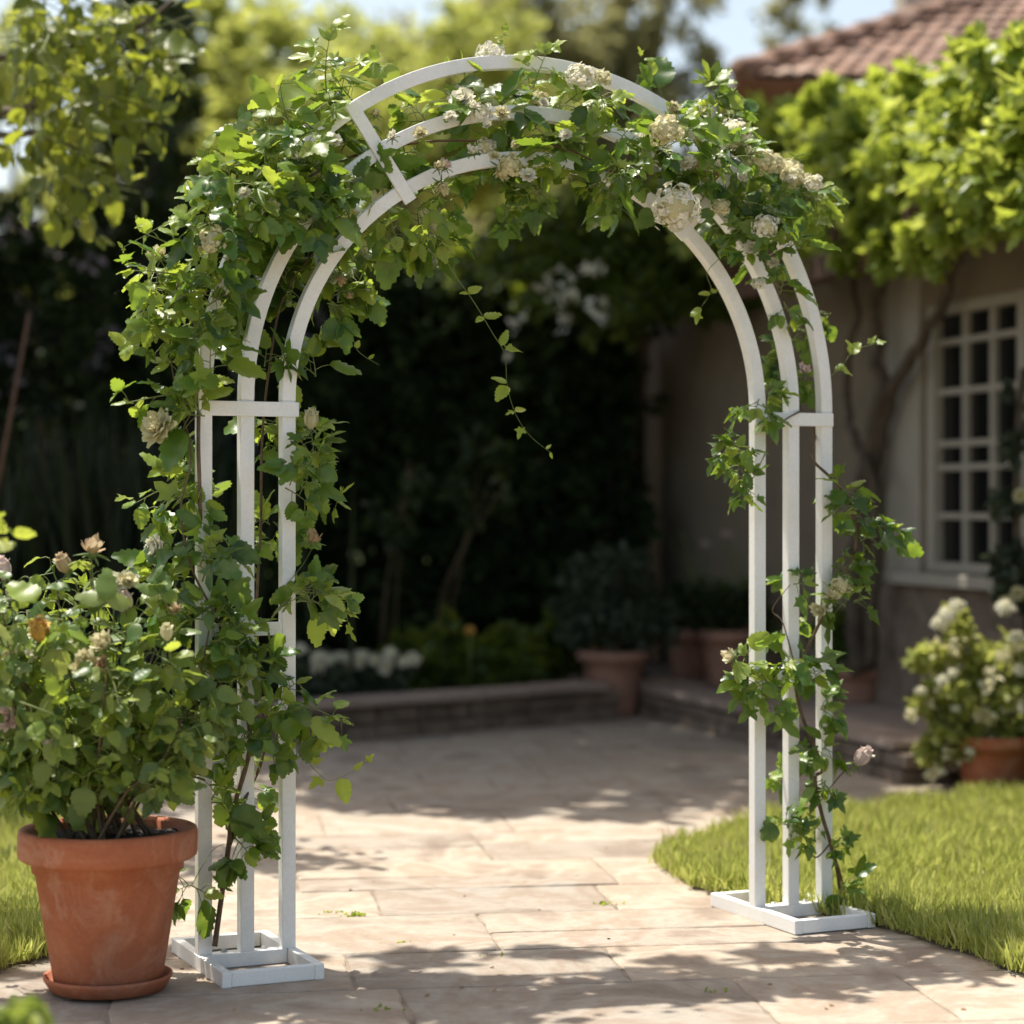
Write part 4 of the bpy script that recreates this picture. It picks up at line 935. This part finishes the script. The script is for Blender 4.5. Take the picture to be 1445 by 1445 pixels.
# sunlit pot on the right
p=gr(1408,1116); p.y+=.06; t=back_pot(p,.165,.115,.205,'bright terracotta pot of pale green bush with white flowers by the lawn',.045,'terra')
bl=[]
for (x,y,r,w) in [(1340,990,42,2),(1400,980,50,3),(1445,960,50,3),(1360,1040,38,2),(1420,1030,45,2),(1330,1050,25,1),(1310,930,25,1),(1350,910,28,1.2),(1400,920,38,1.5),(1300,1000,25,1),(1460,1030,45,2),(1490,970,50,2),(1350,880,18,.5),(1330,1075,22,.7)]:
    c=at(x,y,p.y-.02); rr=r/F*p.y; bl.append((tuple(c),(rr,rr*1.3,rr),w))
leafcloud('foliage',t,bl,3600,.05,M['tree_y'],tm=[LH],shell=.15); leafcloud('pale_foliage',t,bl,900,.04,M['cream'],tm=[LH],shell=.6)
mb=MB(); branches(mb,p+Vector((0,0,.18)),[Vector(b_[0]) for b_ in bl],.006,.002,5); part('stem',mb.mesh(),M['green_stem'],t)
for (x,y,s_) in [(1337,868,.07),(1352,855,.06),(1325,880,.06),(1418,858,.07),(1440,945,.06),(1350,1000,.04),(1380,1010,.04),(1420,1000,.05),(1400,960,.04),(1330,960,.05),(1440,1000,.05),(1300,975,.04),(1345,950,.04),(1370,1060,.04),(1435,900,.06)]:
    flower(t,'panicle','white',at(x,y,p.y-.12),(0,-.5,.8),s_)
# rose climbing beside the window at the right edge
rr_=thing('wall_rose','pale flowered rose climbing at the right edge beside the window','climbing plant',(2.13,8.55,.14))
bl=[(tuple(at(x,y,8.45)),(r/F*8.4,.12,r/F*8.4)) for (x,y,r) in [(1440,560,22),(1435,640,25),(1425,720,28),(1440,790,38),(1420,830,34),(1450,870,40),(1470,700,40),(1480,600,40)]]
leafcloud('foliage',rr_,bl,1100,.06,M['sage'],tm=[LH],shell=.2)
mb=MB(); mb.tube(curve([(2.13,8.55,.14),at(1440,830,8.5),at(1436,640,8.5),at(1444,520,8.5)]),[.014]*19,6); part('stem',mb.mesh(),M['bark'],rr_)
for (x,y) in [(1420,850),(1436,838),(1440,700)]: flower(rr_,'open','cream',at(x,y,8.3),(-.3,-.8,.3),.06)

# ================================================================ BED PLANTS
def bed_plant(px,py,Y,w,h,n,size,mat,label,cat='shrub',name='shrub',flowers=None,fm='white'):
    base=at(px,py,Y); base.z=.13; t=thing(name,label,cat,base)
    leafcloud('foliage',t,[((base.x+dx*w,base.y+random.uniform(-.08,.08),.13+h*dz),(w*.45,w*.4,h*.38)) for dx,dz in ((-.5,.45),(0,.6),(.5,.45),(-.2,.3),(.25,.3))],n,size,M[mat],tm=[LH],shell=.15)
    mb=MB(); branches(mb,base,[base+Vector((random.uniform(-w*.6,w*.6),0,h*random.uniform(.5,.9))) for _ in range(6)],.007,.003,5); part('stem',mb.mesh(),M['green_stem'],t)
    for k in range(flowers or 0):
        flower(t,'panicle',fm,base+Vector((random.uniform(-w*.9,w*.9),-.15+random.uniform(-.05,.1),h*random.uniform(.6,1.05))),(0,-.5,.9),.07)
    return t
bed_plant(520,960,10.3,.26,.26,1500,.05,'sage','low pale plant with white flowers on the bed wall',name='flowering_plant',cat='plant',flowers=14)
bed_plant(445,965,10.1,.2,.26,900,.05,'sage','small grey leaved plant left of the white flowers',name='flowering_plant',cat='plant',flowers=4)
bed_plant(620,940,10.8,.28,.36,1500,.08,'canopy','bushy shaded green shrub right of the white flowers')
bed_plant(700,945,10.9,.25,.32,1300,.08,'canopy','low shaded green shrub in the middle of the bed')
bed_plant(770,945,11.2,.25,.36,1300,.08,'canopy','leafy green shrub behind the tall clay pot')
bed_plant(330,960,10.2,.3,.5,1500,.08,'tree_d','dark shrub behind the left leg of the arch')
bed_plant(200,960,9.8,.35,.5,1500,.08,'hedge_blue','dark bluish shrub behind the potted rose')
# tall stems
for (px,lab) in [(545,'left of two tall thin bamboo like stems in the bed'),(612,'right of two tall thin bamboo like stems, leaning right')]:
    base=at(px,960,10.9); base.z=.13; t=thing('tall_plant',lab,'plant',base)
    mb=MB(); tipx=.05 if px<580 else .25
    for k in range(3): 
        mb.tube(curve([base+Vector((random.uniform(-.04,.04),0,0)),base+Vector((tipx*.3+random.uniform(-.04,.04),0,.5)),base+Vector((tipx+random.uniform(-.08,.08),0,1.0+random.uniform(0,.2)))]),.004,5)
    part('stem',mb.mesh(),M['stem'],t)
    leafcloud('foliage',t,[((base.x+tipx,base.y,1.15),(.16,.15,.3))],160,.09,M['tree_d'],tm=[LQ],shell=.2)
fl=thing('flower','single orange flower among the dark shrubs of the bed','flower',at(663,930,10.6)); fb=at(663,930,10.6)
mb=MB(); mb.tube([Vector((fb.x,fb.y,.13)),at(663,893,10.6)],.004,5); part('stem',mb.mesh(),M['green_stem'],fl); flower(fl,'open','apricot',at(663,890,10.6),(0,-.8,.6),.055,name='bloom')
# reeds at the left
rd=thing('ornamental_grass','clump of tall dark reed like grass behind the potted rose','grass clump',(-2.1,10.2,.13))
k=700; P=np.stack([rng.normal(-2.0,.35,k),rng.normal(10.2,.2,k),np.full(k,.13)],1); D=np.stack([rng.normal(0,.14,k),rng.normal(0,.12,k),np.ones(k)],1)
blade=([(-.010,0,0),(.010,0,0),(-.009,.5,.03),(.009,.5,.03),(0,1,.12)],[(0,1,3,2),(2,3,4)])
part('blades',scatter([blade],P,D,rand_dirs(k),rng.uniform(.9,1.5,k)),M['reed'],rd)
stk=thing('garden_stake','thin reddish brown stake leaning at the left edge','stake',at(0,660,8.8)); mb=MB(); a=at(-6,700,8.8); b_=at(42,440,8.8); d=(a-b_).normalized(); foot=a+d*((a.z-.10)/-d.z) if d.z<0 else a
mb.tube([foot,b_],.009,7); part('rod',mb.mesh(),M['rust'],stk)
# leafy shrub at left edge, mid distance
sh=thing('shrub','yellow green leaved shrub just entering the left edge above the rose','shrub',(-1.62,6.6,0))
c0=at(-15,745,6.6); leafcloud('foliage',sh,[(tuple(c0),(.075,.1,.07)),(tuple(at(-90,820,6.6)),(.16,.14,.16)),(tuple(at(-110,940,6.6)),(.18,.14,.18))],190,.075,M['lime'],tm=[LF],shell=.2)
mb=MB(); branches(mb,(-1.68,6.6,0),[c0,at(-90,800,6.6),at(-110,900,6.6)],.009,.003,5); part('stem',mb.mesh(),M['green_stem'],sh)
# blurred plant close to the camera, lower left
ns=thing('low_shrub','out of focus green shrub at the bottom left corner near the viewer','shrub',(-.84,3.3,0))
nb_=at(0,1440,3.3)
leafcloud('foliage',ns,[(tuple(at(15,1430,3.3)),(.065,.07,.042)),(tuple(at(-40,1450,3.35)),(.1,.1,.07)),(tuple(at(-40,1560,3.3)),(.14,.12,.12))],420,.045,M['rose'],tm=[LF],shell=.1)
mb=MB(); branches(mb,(-.84,3.3,0),[at(10,1420,3.3),at(-40,1440,3.3),at(-30,1500,3.3)],.006,.002,5); part('stem',mb.mesh(),M['green_stem'],ns)

# moss and tiny weeds in the joints, a few fallen leaves on the path
P=[];
for (x,y,n) in [(500,1292,26),(850,1276,22),(470,1288,10),(540,1425,12),(560,1330,8),(1010,1400,5),(700,1350,4)]:
    q=gr(x,y)
    for _ in range(n): P.append((q.x+random.gauss(0,.02),q.y+random.gauss(0,.010),-.002))
P=np.array(P); k=len(P); D=np.stack([rng.normal(0,.8,k),rng.normal(0,.8,k),np.ones(k)],1)
tag(link('moss',scatter([LF],P,D,rand_dirs(k),rng.uniform(.006,.015,k)),M['young']),'tiny moss and weed tufts in the flagstone joints','moss',kind='stuff')
P=[];S=[]
for _ in range(70):
    x=random.uniform(-1.0,1.6); y=random.uniform(4.3,8); P.append((x,y,.003)); S.append(random.uniform(.006,.02))
k=len(P); D=rand_dirs(k); D[:,2]=0; N=rand_dirs(k)*.25+np.array([0,0,1])
tag(link('leaf_litter',scatter([LF2],P,D,N,S),plain('dry_leaf',(.20,.12,.06),.8)),'scattered tiny dry leaf scraps on the path','debris',kind='stuff')

# ================================================================ LIGHT, SKY, CAMERA
sc=bpy.context.scene
sv=Vector((-.24,.26,1.0)).normalized()         # towards the sun: high, behind and a little left
el=math.asin(sv.z); az=math.atan2(sv.x,sv.y)
w=bpy.data.worlds.new('World'); sc.world=w; w.use_nodes=True; nt=w.node_tree
sky=nt.nodes.new('ShaderNodeTexSky'); sky.sky_type='NISHITA'; sky.sun_disc=False; sky.sun_elevation=el; sky.sun_rotation=az
sky.air_density=1.0; sky.dust_density=3.0; sky.ozone_density=1.0
bg=nt.nodes['Background']; nt.links.new(mixc(nt,1.0,sky.outputs[0],(1.09,1.0,.87),'MULTIPLY'),bg.inputs[0]); bg.inputs[1].default_value=.15
sl=bpy.data.lights.new('sun','SUN'); sl.energy=5.0; sl.angle=R(.55); sl.color=(1,.95,.86)
so=bpy.data.objects.new('sun',sl); col.objects.link(so); so.rotation_euler=sv.to_track_quat('Z','Y').to_euler()
cam=bpy.data.cameras.new('camera'); co=bpy.data.objects.new('camera',cam); col.objects.link(co); sc.camera=co
co.location=(0,0,CAMH); co.rotation_euler=(R(90),0,0)
cam.sensor_width=36; cam.lens=36*F/1445; cam.shift_y=-6.5/1445; cam.clip_start=.1; cam.clip_end=1500
cam.dof.use_dof=True; cam.dof.focus_distance=5.08; cam.dof.aperture_fstop=1.75; cam.dof.aperture_blades=0
sc.view_settings.view_transform='Standard'; sc.view_settings.look='None'; sc.view_settings.gamma=1; sc.view_settings.exposure=.68
